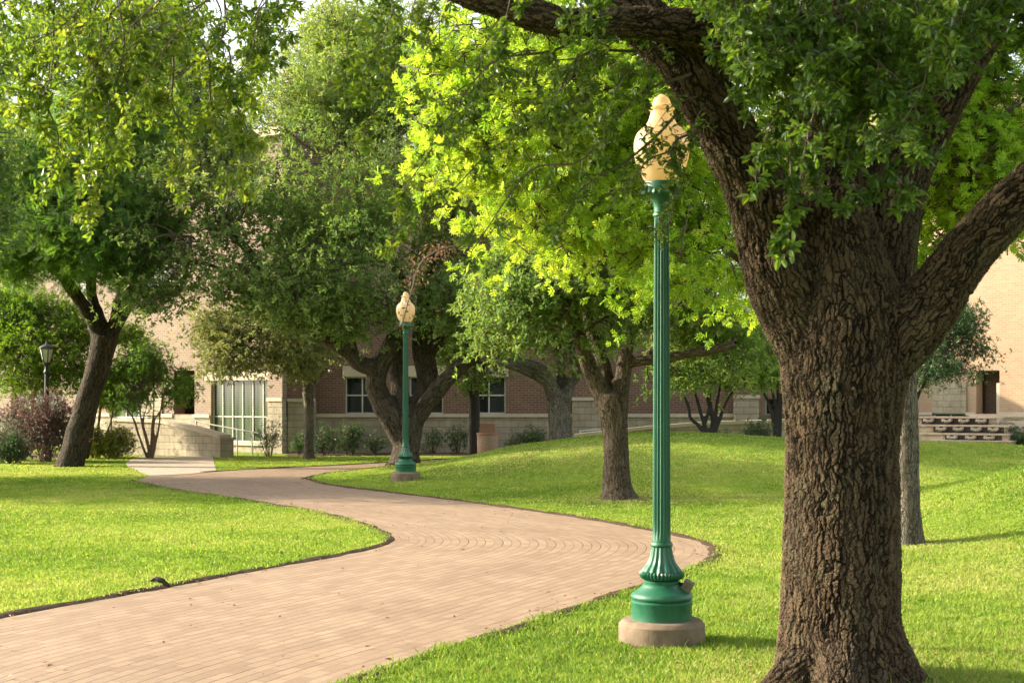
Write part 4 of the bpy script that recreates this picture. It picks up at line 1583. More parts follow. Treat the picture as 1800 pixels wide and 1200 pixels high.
def prisms(bag, A, B, ra, rb, mat_=1):
    """many thin 3-sided twigs at once"""
    A, B = np.asarray(A), np.asarray(B)
    d = unit(B - A)
    ref = np.where(np.abs(d[:, 2:3]) < 0.9, np.array([[0, 0, 1.0]]), np.array([[1.0, 0, 0]]))
    n = unit(np.cross(d, ref))
    b = np.cross(d, n)
    out = []
    for P0, r in ((A, ra), (B, rb)):
        for k in range(3):
            t = k * 2 * math.pi / 3
            out.append(P0 + (n * math.cos(t) + b * math.sin(t)) * np.reshape(r, (-1, 1)))
    V = np.stack(out, 1)
    N = len(A)
    i = np.arange(N)[:, None] * 6
    Fc = np.concatenate([i + np.array([[k, (k + 1) % 3, 3 + (k + 1) % 3, 3 + k]]) for k in range(3)], 0)
    bag.add(V.reshape(-1, 3), Fc, mat_)


def woody(name, limbs, m, parent, voxel=0.05, smooth_it=3, sub=0, flare=0.0):
    """trunk and limbs fused into one skin; limbs = list of (points, radii)"""
    bag = Bag()
    samp = []
    for pts, rad in limbs:
        q, r = resample(pts, rad, max(voxel * 1.5, 0.05))
        v, f, t = tube(q, r, 20 if r.max() > 0.12 else 12)
        bag.add(v, f)
        bag.f.append(t + bag.n - len(v)); bag.m.append(np.zeros(len(t)))
        T, N, B = frames(q)
        L = np.concatenate([[0], np.cumsum(np.linalg.norm(np.diff(q, axis=0), axis=1))]) + q[0][2]
        samp.append((q, T, N, B, L, r, np.tile([np.dot(q[0], N[0]), np.dot(q[0], B[0])], (len(q), 1))))
    tmp = bag.build("tmp", [m])
    md = tmp.modifiers.new("r", 'REMESH')
    md.mode = 'VOXEL'
    md.voxel_size = voxel
    md.adaptivity = 0.0
    sm = tmp.modifiers.new("s", 'SMOOTH')
    sm.factor = 0.5
    sm.iterations = smooth_it
    if sub:
        ss = tmp.modifiers.new("d", 'SUBSURF')
        ss.levels = sub
        ss.render_levels = sub
    dg = bpy.context.evaluated_depsgraph_get()
    me = bpy.data.meshes.new_from_object(tmp.evaluated_get(dg))
    bpy.data.objects.remove(tmp)
    me.name = name
    n = len(me.vertices)
    co = np.empty(n * 3, np.float32)
    me.vertices.foreach_get("co", co)
    co = co.reshape(-1, 3).astype(float)
    Q = np.vstack([s[0] for s in samp]); N = np.vstack([s[2] for s in samp]); B = np.vstack([s[3] for s in samp])
    T = np.vstack([s[1] for s in samp])
    S0 = np.vstack([s[6] for s in samp])
    L = np.concatenate([s[4] for s in samp]); R = np.concatenate([s[5] for s in samp])
    bark = np.zeros((n, 3), np.float32)
    for i in range(0, n, 4000):
        p = co[i:i + 4000]
        dd = np.linalg.norm(p[:, None] - Q[None], axis=2) / R[None]
        k = dd.argmin(1)
        d = p - Q[k]
        bark[i:i + 4000, 0] = (d * N[k]).sum(1) + S0[k, 0]
        bark[i:i + 4000, 1] = (d * B[k]).sum(1) + S0[k, 1]
        bark[i:i + 4000, 2] = L[k] + (d * T[k]).sum(1)
    at = me.attributes.new("bark", 'FLOAT_VECTOR', 'POINT')
    at.data.foreach_set("vector", bark.ravel())
    # slight lumpiness, then local coordinates
    nrm = np.empty(n * 3, np.float32)
    me.vertices.foreach_get("normal", nrm)
    nrm = nrm.reshape(-1, 3)
    amp = voxel * 0.8
    co = co + nrm * ((fbm(co * 2.2, 5) - 0.5) * amp * 1.6 + (fbm(co * 6.0, 9) - 0.5) * amp * 0.7)[:, None]
    co = co - np.array(parent.location)
    me.vertices.foreach_set("co", co.astype(np.float32).ravel())
    me.materials.clear()
    me.materials.append(m)
    me.polygons.foreach_set("use_smooth", np.ones(len(me.polygons), bool))
    me.update()
    return link(name, me, parent)


def crown(parent, lobes, n_cl, per, leaf, templ, mats, sig=0.16, thr=0.4, nscale=0.9, seed=1, droop=0.2,
          shell=0.35, attach=None, rbias=0.0, twig=True, name="crown", upn=0.8, branch_r=0.035, lower_cut=None, extra=None, flat=0.5, rag=0.56, tuft=8):
    """leaf sprays through a set of ellipsoid lobes (cx,cy,cz,rx,ry,rz,weight) in metres"""
    g = np.random.default_rng(seed)
    lo = np.array(lobes, float)
    w = lo[:, 6] * (lo[:, 3] * lo[:, 4] * lo[:, 5]) ** (2 / 3)
    w /= w.sum()
    C, O = [], []
    tot = 0
    while tot < n_cl:
        m = int((n_cl - tot) * 2.2) + 50
        li = g.choice(len(lo), m, p=w)
        d = unit(g.normal(size=(m, 3)))
        rad = 1 - shell * g.random(m) ** 1.4 * 1.0
        inner = g.random(m) < 0.22
        rad = np.where(inner, g.random(m) ** 0.5, rad)
        # ragged outline
        q0 = lo[li, :3] + d * lo[li, 3:6]
        rad = rad * (1 - rag / 2 + rag * fbm(q0 * 1.1 + 13, seed + 3))
        p = lo[li, :3] + d * lo[li, 3:6] * rad[:, None]
        keep = fbm(p * nscale + 7, seed + 11) > thr
        if lower_cut is not None:
            keep &= p[:, 2] > lower_cut
        C.append(p[keep]); O.append(d[keep]); tot += keep.sum()
    C = np.vstack(C)[:n_cl]; O = np.vstack(O)[:n_cl]
    n = len(C)
    bag = Bag()
    k = n * per
    ci = np.repeat(np.arange(n), per)
    csc = (0.6 + 0.9 * g.random(n))[ci]
    jit = np.clip(g.normal(size=(k, 3)), -1.7, 1.7) * np.array([1, 1, flat]) * (sig * csc)[:, None]
    if tuft > 1:
        nt_ = k // tuft + 1
        ti = np.arange(k) // tuft
        tj = jit[np.minimum(ti * tuft, k - 1)]
        tdir = unit(O[ci] * 0.6 + unit(tj) * 0.8 + g.normal(size=(nt_, 3))[ti] * 0.4)
        tone_t = g.normal(0, 0.16, nt_)[ti]
        jit = tj + g.normal(size=(k, 3)) * leaf * 0.25
    pos = C[ci] + jit
    pos[:, 2] -= droop * (jit[:, 0] ** 2 + jit[:, 1] ** 2) / sig
    out = unit(O[ci] * 0.5 + unit(jit) * 0.7 + g.normal(size=(k, 3)) * 0.45 + np.array([0, 0, -droop]))
    if tuft > 1:
        out = unit(tdir * 0.55 + g.normal(size=(k, 3)) * 0.8)
    nor = unit(np.array([0, 0, upn]) + g.normal(size=(k, 3)) * 0.55 + O[ci] * 0.35)
    size = leaf * (0.65 + 0.7 * g.random(k))
    tone = fbm(C * 0.7, seed + 31)[ci]
    rnd = np.clip(rbias + 0.5 + (tone - 0.5) * 1.5 + g.normal(0, 0.15, k), 0, 1)
    if tuft > 1:
        rnd = np.clip(rnd + tone_t, 0, 1)
    put_leaves(bag, pos, out, nor, size, templ, rnd, 0)
    if extra is not None:
        extra(bag, g)
    if twig:
        lc = lo[np.argmin(((C[:, None] - lo[None, :, :3]) ** 2 / lo[None, :, 3:6] ** 2).sum(2), axis=1), :3]
        v = lc - C
        L = np.linalg.norm(v, axis=1)
        step = np.minimum(L, 0.45 + 0.5 * g.random(n))
        mid = C + unit(v + g.normal(size=(n, 3)) * 0.3) * step[:, None]
        rr = np.full(n, max(0.004, leaf * 0.07))
        prisms(bag, C + O * sig * 0.6, mid, rr * 0.6, rr * 1.4)
        # main boughs to every lobe
        if attach is not None:
            at = np.array(attach, float)
            for l in lo:
                a = at[np.argmin(np.linalg.norm(at - l[:3], axis=1))]
                m1 = (a + l[:3]) / 2 + g.normal(size=3) * 0.25 + np.array([0, 0, 0.2])
                if np.linalg.norm(a - l[:3]) < 0.2: continue
                q, r = resample([a, m1, l[:3]], [branch_r, branch_r * 0.7, branch_r * 0.4], 0.25)
                bag.add(*tube(q, r, 6)[:2], 1)
                for _ in range(7):
                    dd = unit(g.normal(size=3) * np.array([1, 1, 0.6]))
                    e = l[:3] + dd * l[3:6] * 0.8
                    s = q[g.integers(len(q) // 2, len(q))]
                    m2 = (s + e) / 2 + g.normal(size=3) * 0.15
                    qq, r2 = resample([s, m2, e], [branch_r * 0.5, branch_r * 0.33, branch_r * 0.14], 0.25)
                    bag.add(*tube(qq, r2, 5)[:2], 1)
    return bag.build(name, mats, parent)


def PL(px, py, d, rx, ry, rd, w=1.0):
    """lobe from photograph position and size"""
    p = P(px, py, d)
    return (p[0], p[1], p[2], rx / F * d, rd, ry / F * d, w)


def limb(pts, wid, d=None, dz=None):
    """pts: (px, py[, depth]); wid: diameter in photograph pixels"""
    out, rad = [], []
    for q, w in zip(pts, wid):
        dd = q[2] if len(q) > 2 else d
        out.append(P(q[0], q[1], dd))
        rad.append(w / 2 / F * dd)
    return np.array(out), np.array(rad)


def tree_root(name, px, d, label, cat="tree", group=None, py=None):
    x = (px - 900) / F * d
    z = float(ground_z(np.array([x]), np.array([d]))[0])
    return empty(name, (x, d, z), label, cat, group)


def ends(limbs, k=3):
    return [p for l in limbs for p in l[0][-k:]]


# ---- foreground live oak
DN = 8.2
oak = tree_root("live_oak", 1480, DN, "large foreground oak with deeply furrowed brown bark and sprays hanging across the view's top")
nl = [
    limb([(1490, 1250), (1487, 1195), (1477, 1100), (1478, 1000), (1479, 900), (1481, 750), (1484, 660), (1488, 600), (1484, 540), (1476, 470), (1470, 390), (1468, 330)],
         [350, 272, 214, 206, 203, 200, 222, 226, 206, 172, 134, 100], DN),
    limb([(1455, 640, 8.2), (1408, 550, 8.2), (1374, 480, 8.15), (1351, 410, 8.1), (1330, 335, 8.05), (1290, 253, 8.0), (1245, 173, 7.95), (1200, 100, 7.9), (1140, 45, 7.9), (1060, -30, 7.9), (960, -140, 7.9)],
         [150, 146, 132, 118, 112, 106, 102, 98, 92, 86, 70]),
    limb([(1480, 620, 8.3), (1468, 480, 8.4), (1462, 350, 8.5), (1468, 200, 8.6), (1480, 50, 8.7), (1490, -90, 8.8)], [140, 135, 115, 105, 95, 85]),
    limb([(1515, 570, 8.3), (1540, 430, 8.4), (1566, 350, 8.45), (1598, 270, 8.5), (1640, 190, 8.5), (1682, 110, 8.5), (1722, 40, 8.5), (1780, -90, 8.5)],
         [150, 128, 112, 106, 102, 100, 95, 85]),
    limb([(1520, 640, 8.15), (1578, 592, 8.1), (1630, 538, 8.05), (1668, 487, 8.0), (1706, 438, 7.95), (1755, 385, 7.9), (1800, 340, 7.85), (1870, 285, 7.8), (1990, 190, 7.7), (2080, 80, 7.65), (2150, -50, 7.6), (2210, -180, 7.6)],
         [140, 128, 112, 100, 95, 92, 88, 84, 74, 62, 48, 30]),
    limb([(1470, 80, 8.5), (1330, 62, 7.9), (1200, 47, 7.6), (1100, 40, 7.5), (1000, 42, 7.45), (930, 24, 7.4), (860, 0, 7.4), (780, -28, 7.4), (690, -70, 7.4), (560, -110, 7.4), (380, -130, 7.5)],
         [85, 78, 62, 54, 54, 60, 54, 48, 42, 36, 26]),
    # buttress roots
    limb([(1440, 1140, 8.1), (1395, 1190, 7.95), (1350, 1222, 7.9), (1310, 1240, 7.85)], [90, 80, 55, 26]),
    limb([(1530, 1130, 8.15), (1580, 1185, 8.0), (1625, 1215, 8.0), (1680, 1228, 8.0)], [95, 85, 55, 26]),
    limb([(1480, 1140, 8.0), (1475, 1210, 7.75), (1470, 1262, 7.55)], [100, 90, 40]),
    # knob left by a cut branch
    limb([(1392, 372, 8.05), (1391, 350, 7.86), (1391, 348, 7.8)], [60, 58, 50]),
]
woody("trunk", nl, M['bark_near'], oak, voxel=0.0155, smooth_it=6, sub=1)


class Sprays:
    def __init__(self, seed):
        self.g = np.random.default_rng(seed)
        self.lp, self.la, self.ln, self.ls, self.lr = [], [], [], [], []
        self.ta, self.tb, self.ra, self.rb = [], [], [], []

    def seg(self, pts, r0, r1):
        n = len(pts) - 1
        for i in range(n):
            self.ta.append(pts[i]); self.tb.append(pts[i + 1])
            self.ra.append(r0 + (r1 - r0) * i / n); self.rb.append(r0 + (r1 - r0) * (i + 1) / n)

    def tuft(self, p, ax, leaf, bias, m):
        """a rosette of leaves at the end of a short twig"""
        g = self.g
        for k in range(m):
            side = unit(np.cross(ax, g.normal(size=3)))
            la = unit(ax * g.uniform(0.1, 1.1) + side + np.array([0, 0, -0.12]))
            self.lp.append(p - ax * g.uniform(0, 0.045)); self.la.append(la)
            self.ln.append(unit(np.array([0, 0, 0.9]) + g.normal(size=3) * 0.5))
            self.ls.append(leaf * g.uniform(0.55, 1.15)); self.lr.append(bias + g.normal(0, 0.18))

    def side_twig(self, p, d, L, leaf, bias, dens):
        g = self.g
        n = 3
        pts = [p]
        for i in range(n):
            d = unit(d + g.normal(size=3) * 0.22 + np.array([0, 0, -0.1]))
            pts.append(pts[-1] + d * L / n)
        self.seg(np.array(pts), 0.0028, 0.0014)
        bias = bias + g.normal(0, 0.12)
        for i in range(1, n + 1):
            for _ in range(2 if i < n else 3):
                if g.random() > dens: continue
                ax = unit(d * 0.6 + g.normal(size=3) * 0.7)
                e = pts[i] + ax * g.uniform(0.02, 0.07)
                self.seg(np.array([pts[i], e]), 0.0016, 0.001)
                self.tuft(e, ax, leaf, bias, int(g.integers(4, 8)))

    def branch(self, p0, p1, leaf=0.055, bias=0.5, step=0.075, side=0.2, sag=0.08, r=0.006, start=0.15, dens=0.9):
        g = self.g
        L = np.linalg.norm(p1 - p0)
        perp = unit(np.cross(p1 - p0, g.normal(size=3)))
        a = g.uniform(-1, 1)
        mids = [p0 + (p1 - p0) * t + perp * L * sag * math.sin(math.pi * t) * a + g.normal(size=3) * L * 0.04 + np.array([0, 0, L * 0.06]) for t in (0.25, 0.5, 0.75)]
        q, rr = resample([p0, *mids, p1], [r, r * 0.85, r * 0.7, r * 0.5, r * 0.3], 0.05)
        self.seg(q, r, r * 0.3)
        s = np.concatenate([[0], np.cumsum(np.linalg.norm(np.diff(q, axis=0), axis=1))])
        t = s[-1] * start
        while t < s[-1]:
            i = min(np.searchsorted(s, t), len(q) - 2)
            ax = unit(q[i + 1] - q[i])
            sd = unit(np.cross(ax, g.normal(size=3)))
            d = unit(ax * g.uniform(0.3, 0.9) + sd * 0.9 + np.array([0, 0, -0.25]))
            self.side_twig(q[i], d, side * g.uniform(0.5, 1.3) * (1.1 - 0.4 * t / s[-1]), leaf, bias, dens)
            t += step * g.uniform(0.6, 1.5)
        self.side_twig(q[-1], unit(q[-1] - q[-3]), side * 0.6, leaf, bias, 1.0)

    def flush(self, bag, templ='near'):
        put_leaves(bag, np.array(self.lp), np.array(self.la), np.array(self.ln), np.array(self.ls), templ, np.clip(np.array(self.lr), 0, 1), 0)
        prisms(bag, np.array(self.ta), np.array(self.tb), np.array(self.ra), np.array(self.rb), 1)


def near_sprays(bag, g_):  # leaf tone carries light and shade: lighter at left, darker before the fork
    s = Sprays(5)
    g = s.g
    # left overhang
    ex = [-60, 0, 40, 85, 110, 150, 180, 225, 270, 300, 330, 360, 400, 425, 440, 470, 500]
    ey = [190, 220, 200, 300, 250, 350, 320, 235, 265, 310, 290, 220, 280, 300, 230, 110, 70]
    for _ in range(38):
        x1 = g.uniform(-70, 440)
        d = g.uniform(7.2, 9.2)
        y1 = np.interp(x1, ex, ey) * g.uniform(0.35, 0.95)
        x0 = x1 + g.uniform(-60, 230)
        s.branch(P(x0, min(-30, y1 - 200), d), P(x1, y1, d + g.normal(0, 0.35)), 0.047, 0.55, 0.092, 0.2, 0.12, 0.007)
    for x0, y0, x1, y1 in ((90, 60, 82, 325), (150, 90, 158, 375), (290, 60, 312, 325), (345, 60, 422, 325), (215, 40, 172, 335), (380, 60, 440, 240), (150, 0, 40, 195), (430, -30, 60, 170)):
        s.branch(P(x0, y0, 7.8), P(x1, y1, 7.7), 0.05, 0.75, 0.075, 0.14, 0.05, 0.009)
    # sparse sprays before the sky gap and the middle oak
    ex = [440, 480, 520, 560, 600, 630, 660, 700, 730]
    ey = [120, 110, 60, 70, 150, 220, 180, 200, 260]
    for _ in range(9):
        x1 = g.uniform(440, 740)
        x = x1 + g.uniform(-20, 140)
        s.branch(P(x, -60, 7.9), P(x1, np.interp(x1, ex, ey) * g.uniform(0.4, 1), 7.9 + g.normal(0, 0.4)), 0.05, 0.45, 0.12, 0.16, 0.1, 0.005)
    for x0, y0, x1, y1 in ((790, 330, 690, 425), (760, 260, 705, 350), (700, 110, 640, 240), (720, 60, 625, 165)):
        s.branch(P(x0, y0, 7.7), P(x1, y1, 7.7), 0.048, 0.6, 0.1, 0.1, 0.06, 0.005)
    # dark sprays in front of the yellow tree
    ex = [690, 740, 830, 900, 950, 1050, 1100, 1150, 1210, 1240, 1290]
    ey = [180, 300, 330, 260, 290, 300, 250, 250, 330, 300, 200]
    for _ in range(10):
        x = g.uniform(900, 1240)
        y = g.uniform(0, 110)
        x1 = x - g.uniform(20, 190)
        y1 = min(y + g.uniform(60, 230), np.interp(x1, ex, ey))
        s.branch(P(x, y, 7.75), P(x1, y1, 7.5 + g.normal(0, 0.4)), 0.046, 0.38, 0.12, 0.15, 0.08, 0.005)
    for x0, y0, x1, y1 in ((1215, 130, 830, 440), (1120, 90, 800, 330), (1190, 200, 985, 395), (1230, 230, 1100, 330), (1010, 70, 760, 250)):
        s.branch(P(x0, y0, 7.7), P(x1, y1, 7.5), 0.047, 0.4, 0.13, 0.13, 0.05, 0.010)
    for x0, y0, x1, y1 in ((1225, 170, 1150, 225), (1235, 190, 1195, 300), (1210, 240, 1170, 410)):
        s.branch(P(x0, y0, 7.7), P(x1, y1, 7.6), 0.036, 0.35, 0.10, 0.07, 0.08, 0.004, dens=0.6)
    for x0, y0, x1, y1 in ((1228, 230, 1180, 330), (1180, 330, 1160, 400), (1215, 230, 1150, 262)):
        s.branch(P(x0, y0, 7.7), P(x1, y1, 7.65), 0.034, 0.35, 0.08, 0.05, 0.08, 0.003, dens=0.5)
    # sprays hanging over the top limb
    for x0, y0, x1, y1 in ((1300, -30, 1262, 70), (1340, 0, 1290, 110), (1080, -50, 1060, 20), (900, -60, 885, 60), (1020, -60, 1005, 35)):
        s.branch(P(x0, y0, 7.0), P(x1, y1, 6.95), 0.05, 0.3, 0.08, 0.13, 0.08, 0.005)
    # dense sprays before the fork of the trunk, shade put into darker leaf tones
    ex = [1180, 1230, 1260, 1300, 1340, 1390, 1450, 1500, 1560, 1610, 1650, 1690, 1740, 1820]
    ey = [10, 20, 40, 110, 200, 270, 260, 280, 270, 240, 150, 90, 60, 50]
    for _ in range(58):
        x1 = g.uniform(1300, 1700)
        d = g.uniform(6.4, 7.4)
        y1 = np.interp(x1, ex, ey) * g.uniform(0.1, 1.0)
        x0 = x1 + g.normal(0, 90)
        s.branch(P(x0, y1 - g.uniform(120, 240), d + 0.3), P(x1, y1, d - 0.1), 0.05, 0.24, 0.08, 0.2, 0.1, 0.006)
    for x0, y0, x1, y1 in ((1400, 210, 1385, 425), (1370, 190, 1330, 300), (1520, 190, 1490, 345), (1600, 190, 1588, 335), (1560, 180, 1550, 320), (1450, 200, 1440, 320)):
        s.branch(P(x0, y0, 7.0), P(x1, y1, 6.9), 0.06, 0.26, 0.10, 0.11, 0.04, 0.006)
    # upper right corner
    for _ in range(11):
        x1 = g.uniform(1690, 1850)
        s.branch(P(x1 + g.normal(0, 60), -80, 7.2), P(x1, g.uniform(-20, 80), 7.1), 0.055, 0.36, 0.1, 0.18, 0.1, 0.005)
    s.flush(bag)


crown(oak, [(0.6, 7.2, 6.0, 2.8, 3.2, 1.3, 1), (3.8, 7.6, 6.3, 3.2, 3.4, 1.5, 1), (2.0, 10.5, 6.3, 3.0, 2.2, 1.2, 1), (-1.8, 7.5, 5.8, 1.8, 2.2, 0.8, 0.8), (2.2, 5.5, 5.0, 2.4, 1.4, 0.8, 0.8), (-4.4, 9.0, 5.6, 2.2, 2.0, 0.7, 1.0), (-0.3, 8.9, 4.75, 1.7, 0.9, 0.55, 1.4)],
      1900, 18, 0.085, 'oval', [M['oak_near'], M['twig']], 0.2, 0.36, 0.9, 3, 0.3, 0.7, ends(nl[1:6], 2), 0.0, True, "crown", 0.8, 0.05,
      extra=near_sprays)

# ---- bright yellow-green red oak
DY = 15.5
ro = tree_root("red_oak", 1592, DY, "red oak with glowing yellow-green lobed leaves and a pale grey trunk behind the foreground oak")
yl = [
    limb([(1592, 985), (1594, 955), (1592, 900), (1590, 750), (1588, 600), (1588, 480), (1592, 420), (1612, 350)], [88, 66, 54, 48, 46, 46, 44, 34], DY),
    limb([(1610, 370, 15.5), (1640, 322, 15.4), (1690, 275, 15.3), (1760, 205, 15.2), (1840, 150, 15.2)], [32, 26, 20, 15, 10]),
    limb([(1605, 370, 15.5), (1640, 300, 15.6), (1700, 230, 15.7), (1735, 150, 15.7), (1780, 60, 15.7), (1800, -60, 15.7)], [30, 22, 16, 14, 12, 9]),
    limb([(1590, 580, 15.5), (1480, 520, 15.2), (1390, 490, 15.0), (1312, 455, 14.8), (1262, 412, 14.7), (1214, 366, 14.6), (1160, 325, 14.5), (1060, 290, 14.5), (960, 250, 14.5)], [34, 32, 31, 30, 29, 27, 20, 14, 9]),
    limb([(1592, 440, 15.5), (1560, 320, 15.6), (1500, 200, 15.7), (1440, 60, 15.8), (1380, -120, 15.8)], [34, 30, 26, 22, 16]),
    limb([(1470, 140, 15.7), (1300, 60, 15.4), (1150, 10, 15.2), (1000, 20, 15.0), (880, 60, 14.9)], [20, 17, 14, 11, 7]),
    limb([(1240, 395, 14.7), (1190, 425, 14.5), (1130, 440, 14.4), (1060, 450, 14.4)], [10, 8, 6, 4]),
    limb([(1215, 366, 14.6), (1110, 380, 14.5), (1020, 410, 14.5), (930, 410, 14.4)], [13, 10, 7, 4]),
    limb([(1330, 465, 14.8), (1310, 490, 14.7), (1290, 515, 14.6)], [7, 5, 3]),
]
woody("trunk", yl, M['bark_gray'], ro, voxel=0.03, smooth_it=3, sub=1)
crown(ro, [PL(870, 250, 14.3, 110, 120, 1.1), PL(985, 160, 14.8, 190, 150, 1.5), PL(940, 370, 14.2, 95, 70, 0.9), PL(1070, 385, 14.3, 110, 85, 1.0),
           PL(1185, 470, 14.2, 75, 70, 0.8), PL(1150, 260, 14.8, 160, 140, 1.5), PL(1255, 430, 14.6, 80, 90, 0.9), PL(1325, 490, 15.0, 55, 60, 0.7),
           PL(1400, 300, 15.5, 150, 150, 1.4), PL(1700, 280, 15.8, 130, 120, 1.4, 1.8), PL(1770, 360, 15.3, 80, 60, 1.0, 1.6), PL(1640, 430, 15.8, 45, 60, 0.6), PL(1680, 130, 16.0, 170, 120, 1.4),
           PL(795, 240, 14.4, 55, 95, 0.8, 1.9), PL(1200, 60, 15.0, 250, 110, 1.7), PL(1500, 60, 16.0, 250, 120, 1.9), PL(900, 60, 15.0, 160, 90, 1.3), PL(775, 110, 14.6, 50, 70, 0.7),
           PL(1200, -170, 15.5, 380, 150, 2.3), PL(1620, -150, 15.8, 300, 150, 2.2), PL(1960, 200, 15.8, 180, 200, 1.6)],
      5000, 16, 0.098, 'lobed', [M['red_oak'], M['twig']], 0.19, 0.3, 1.0, 5, 0.25, 0.7, [p for l in yl[1:] for p in l[0][2:]], 0.0, True, "crown", 0.5, 0.02, rag=0.12, lower_cut=2.62)

# ---- oak on the lawn behind the near lamp
D5 = 22.7
t5 = tree_root("live_oak", 1085, D5, "grey-barked oak with a forked trunk standing on the lawn at the foot of the mound")
l5 = [
    limb([(1088, 892), (1087, 876), (1084, 850), (1083, 800), (1080, 750), (1076, 712), (1072, 690)], [106, 72, 54, 47, 46, 58, 60], D5),
    limb([(1068, 712, 22.7), (1048, 672, 22.6), (1030, 630, 22.5), (1018, 590, 22.4), (1000, 545, 22.3), (960, 500, 22)], [34, 32, 27, 25, 22, 15]),
    limb([(1072, 700, 22.8), (1062, 650, 22.9), (1050, 612, 23), (1036, 575, 23.1), (1030, 520, 23.2)], [28, 27, 23, 21, 16]),
    limb([(1084, 715, 22.7), (1094, 670, 22.7), (1099, 630, 22.7), (1108, 590, 22.8), (1128, 550, 23), (1160, 490, 23)], [34, 30, 26, 22, 18, 12]),
    limb([(1096, 640, 22.7), (1125, 634, 22.6), (1170, 630, 22.5), (1230, 618, 22.3), (1275, 610, 22.2), (1292, 602, 22.2)], [20, 19, 19, 18, 16, 15]),
    limb([(1105, 885, 22.6), (1130, 882, 22.3), (1150, 886, 22.2)], [26, 14, 5]),
    limb([(1068, 885, 22.6), (1050, 890, 22.4), (1040, 893, 22.4)], [26, 14, 5]),
]
woody("trunk", l5, M['bark_mid'], t5, voxel=0.035, smooth_it=3, sub=1)
crown(t5, [PL(895, 545, 21.8, 75, 65, 1.0), PL(960, 495, 21.8, 95, 60, 1.2), PL(880, 500, 22.2, 60, 60, 0.8), PL(1050, 490, 22.0, 80, 48, 1.1), PL(1140, 520, 22.3, 55, 40, 0.9),
           PL(985, 575, 21.7, 28, 26, 0.5), PL(865, 605, 21.7, 36, 20, 0.4), PL(1220, 560, 23.4, 90, 55, 1.2), PL(1290, 620, 23.4, 60, 45, 0.9), PL(1075, 585, 22.0, 14, 16, 0.3),
           PL(1000, 430, 22.6, 130, 50, 1.6), PL(1180, 460, 23.2, 130, 55, 1.5), PL(1100, 350, 23.0, 200, 90, 2.0), PL(1190, 660, 23.6, 40, 24, 0.5)],
      1500, 48, 0.084, 'oval', [M['oak_mid'], M['twig']], 0.2, 0.45, 1.4, 8, 0.15, 0.55, ends(l5[1:5], 4), 0.05, True, "crown", 0.8, 0.03, rag=0.4)

# ---- oak behind the mound
D6 = 33.5
t6 = tree_root("live_oak", 985, D6, "oak just behind the grassy mound with a long limb arching over to its left")
l6 = [
    limb([(985, 805), (985, 780), (984, 740), (983, 710), (984, 690)], [52, 44, 38, 40, 46], D6),
    limb([(978, 708, 33.5), (966, 676, 33.4), (945, 660, 33.3), (905, 642, 33.1), (868, 634, 33), (840, 628, 33)], [26, 25, 23, 20, 18, 14]),
    limb([(980, 705, 33.5), (966, 668, 33.2), (946, 645, 33.1), (920, 634, 33), (880, 612, 33)], [20, 20, 18, 14, 10]),
    limb([(990, 705, 33.5), (1003, 672, 33.5), (1022, 655, 33.4), (1050, 630, 33.3)], [22, 20, 16, 12]),
    limb([(985, 700, 33.6), (985, 660, 33.7), (980, 600, 33.8), (970, 540, 33.9)], [22, 20, 16, 12]),
]
woody("trunk", l6, M['bark_gray'], t6, voxel=0.05, smooth_it=3, sub=1)
crown(t6, [PL(970, 560, 33.2, 90, 42, 1.5), PL(860, 560, 33, 60, 42, 1.2), PL(1060, 570, 33.5, 60, 40, 1.3), PL(960, 500, 33.8, 130, 60, 1.8), PL(830, 590, 32.6, 30, 22, 0.6), PL(1000, 628, 33.0, 26, 16, 0.6)],
      900, 34, 0.10, 'oval', [M['oak_mid'], M['twig']], 0.24, 0.4, 0.9, 9, 0.15, 0.5, ends(l6[1:], 3), 0.05, True, "crown", 0.8, 0.05, rag=0.4)

# ---- twisted middle oak
DM = 34.0
tm = tree_root("live_oak", 712, DM, "massive live oak with twisted dark limbs behind the far lamp post")
lm = [
    limb([(712, 835), (712, 812), (714, 785), (716, 760), (716, 735)], [74, 56, 48, 54, 60], DM),
    limb([(706, 770, 34), (686, 728, 33.8), (667, 696, 33.7), (660, 668, 33.6), (668, 640, 33.5), (682, 618, 33.5), (690, 598, 33.4), (691, 592, 33.3)], [40, 44, 40, 38, 36, 32, 30, 26]),
    limb([(672, 655, 33.6), (650, 645, 33.4), (628, 636, 33.2), (617, 620, 33.1), (612, 596, 33), (600, 560, 33), (560, 500, 33)], [30, 30, 29, 28, 25, 22, 16]),
    limb([(714, 760, 34), (706, 715, 34), (700, 670, 34.1), (695, 630, 34.1), (700, 580, 34.2), (712, 540, 34.3), (700, 480, 34.4), (660, 400, 34.4)], [36, 34, 30, 28, 26, 24, 20, 14]),
    limb([(722, 755, 34), (738, 712, 34.1), (752, 680, 34.2), (748, 640, 34.3), (742, 600, 34.3), (748, 560, 34.3), (752, 500, 34.4), (780, 420, 34.5)], [40, 38, 40, 40, 38, 34, 28, 18]),
    limb([(726, 745, 34), (748, 712, 33.8), (772, 682, 33.6), (800, 652, 33.4), (826, 632, 33.3), (860, 622, 33.2), (890, 600, 33.2)], [34, 32, 30, 28, 25, 22, 14]),
    limb([(750, 620, 34.3), (790, 592, 34), (835, 580, 33.8), (870, 570, 33.6)], [22, 20, 17, 12]),
    limb([(628, 634, 33.2), (590, 605, 33), (545, 580, 32.9), (500, 556, 32.8), (482, 528, 32.8), (462, 490, 32.8), (440, 445, 32.8), (405, 412, 32.8), (360, 400, 32.8)], [26, 24, 20, 18, 17, 17, 16, 13, 8]),
    limb([(482, 540, 32.8), (440, 520, 32.6), (380, 470, 32.6), (330, 460, 32.6)], [14, 12, 9, 6]),
    limb([(688, 820, 33.8), (672, 838, 33.6), (660, 848, 33.6)], [26, 16, 6]),
]
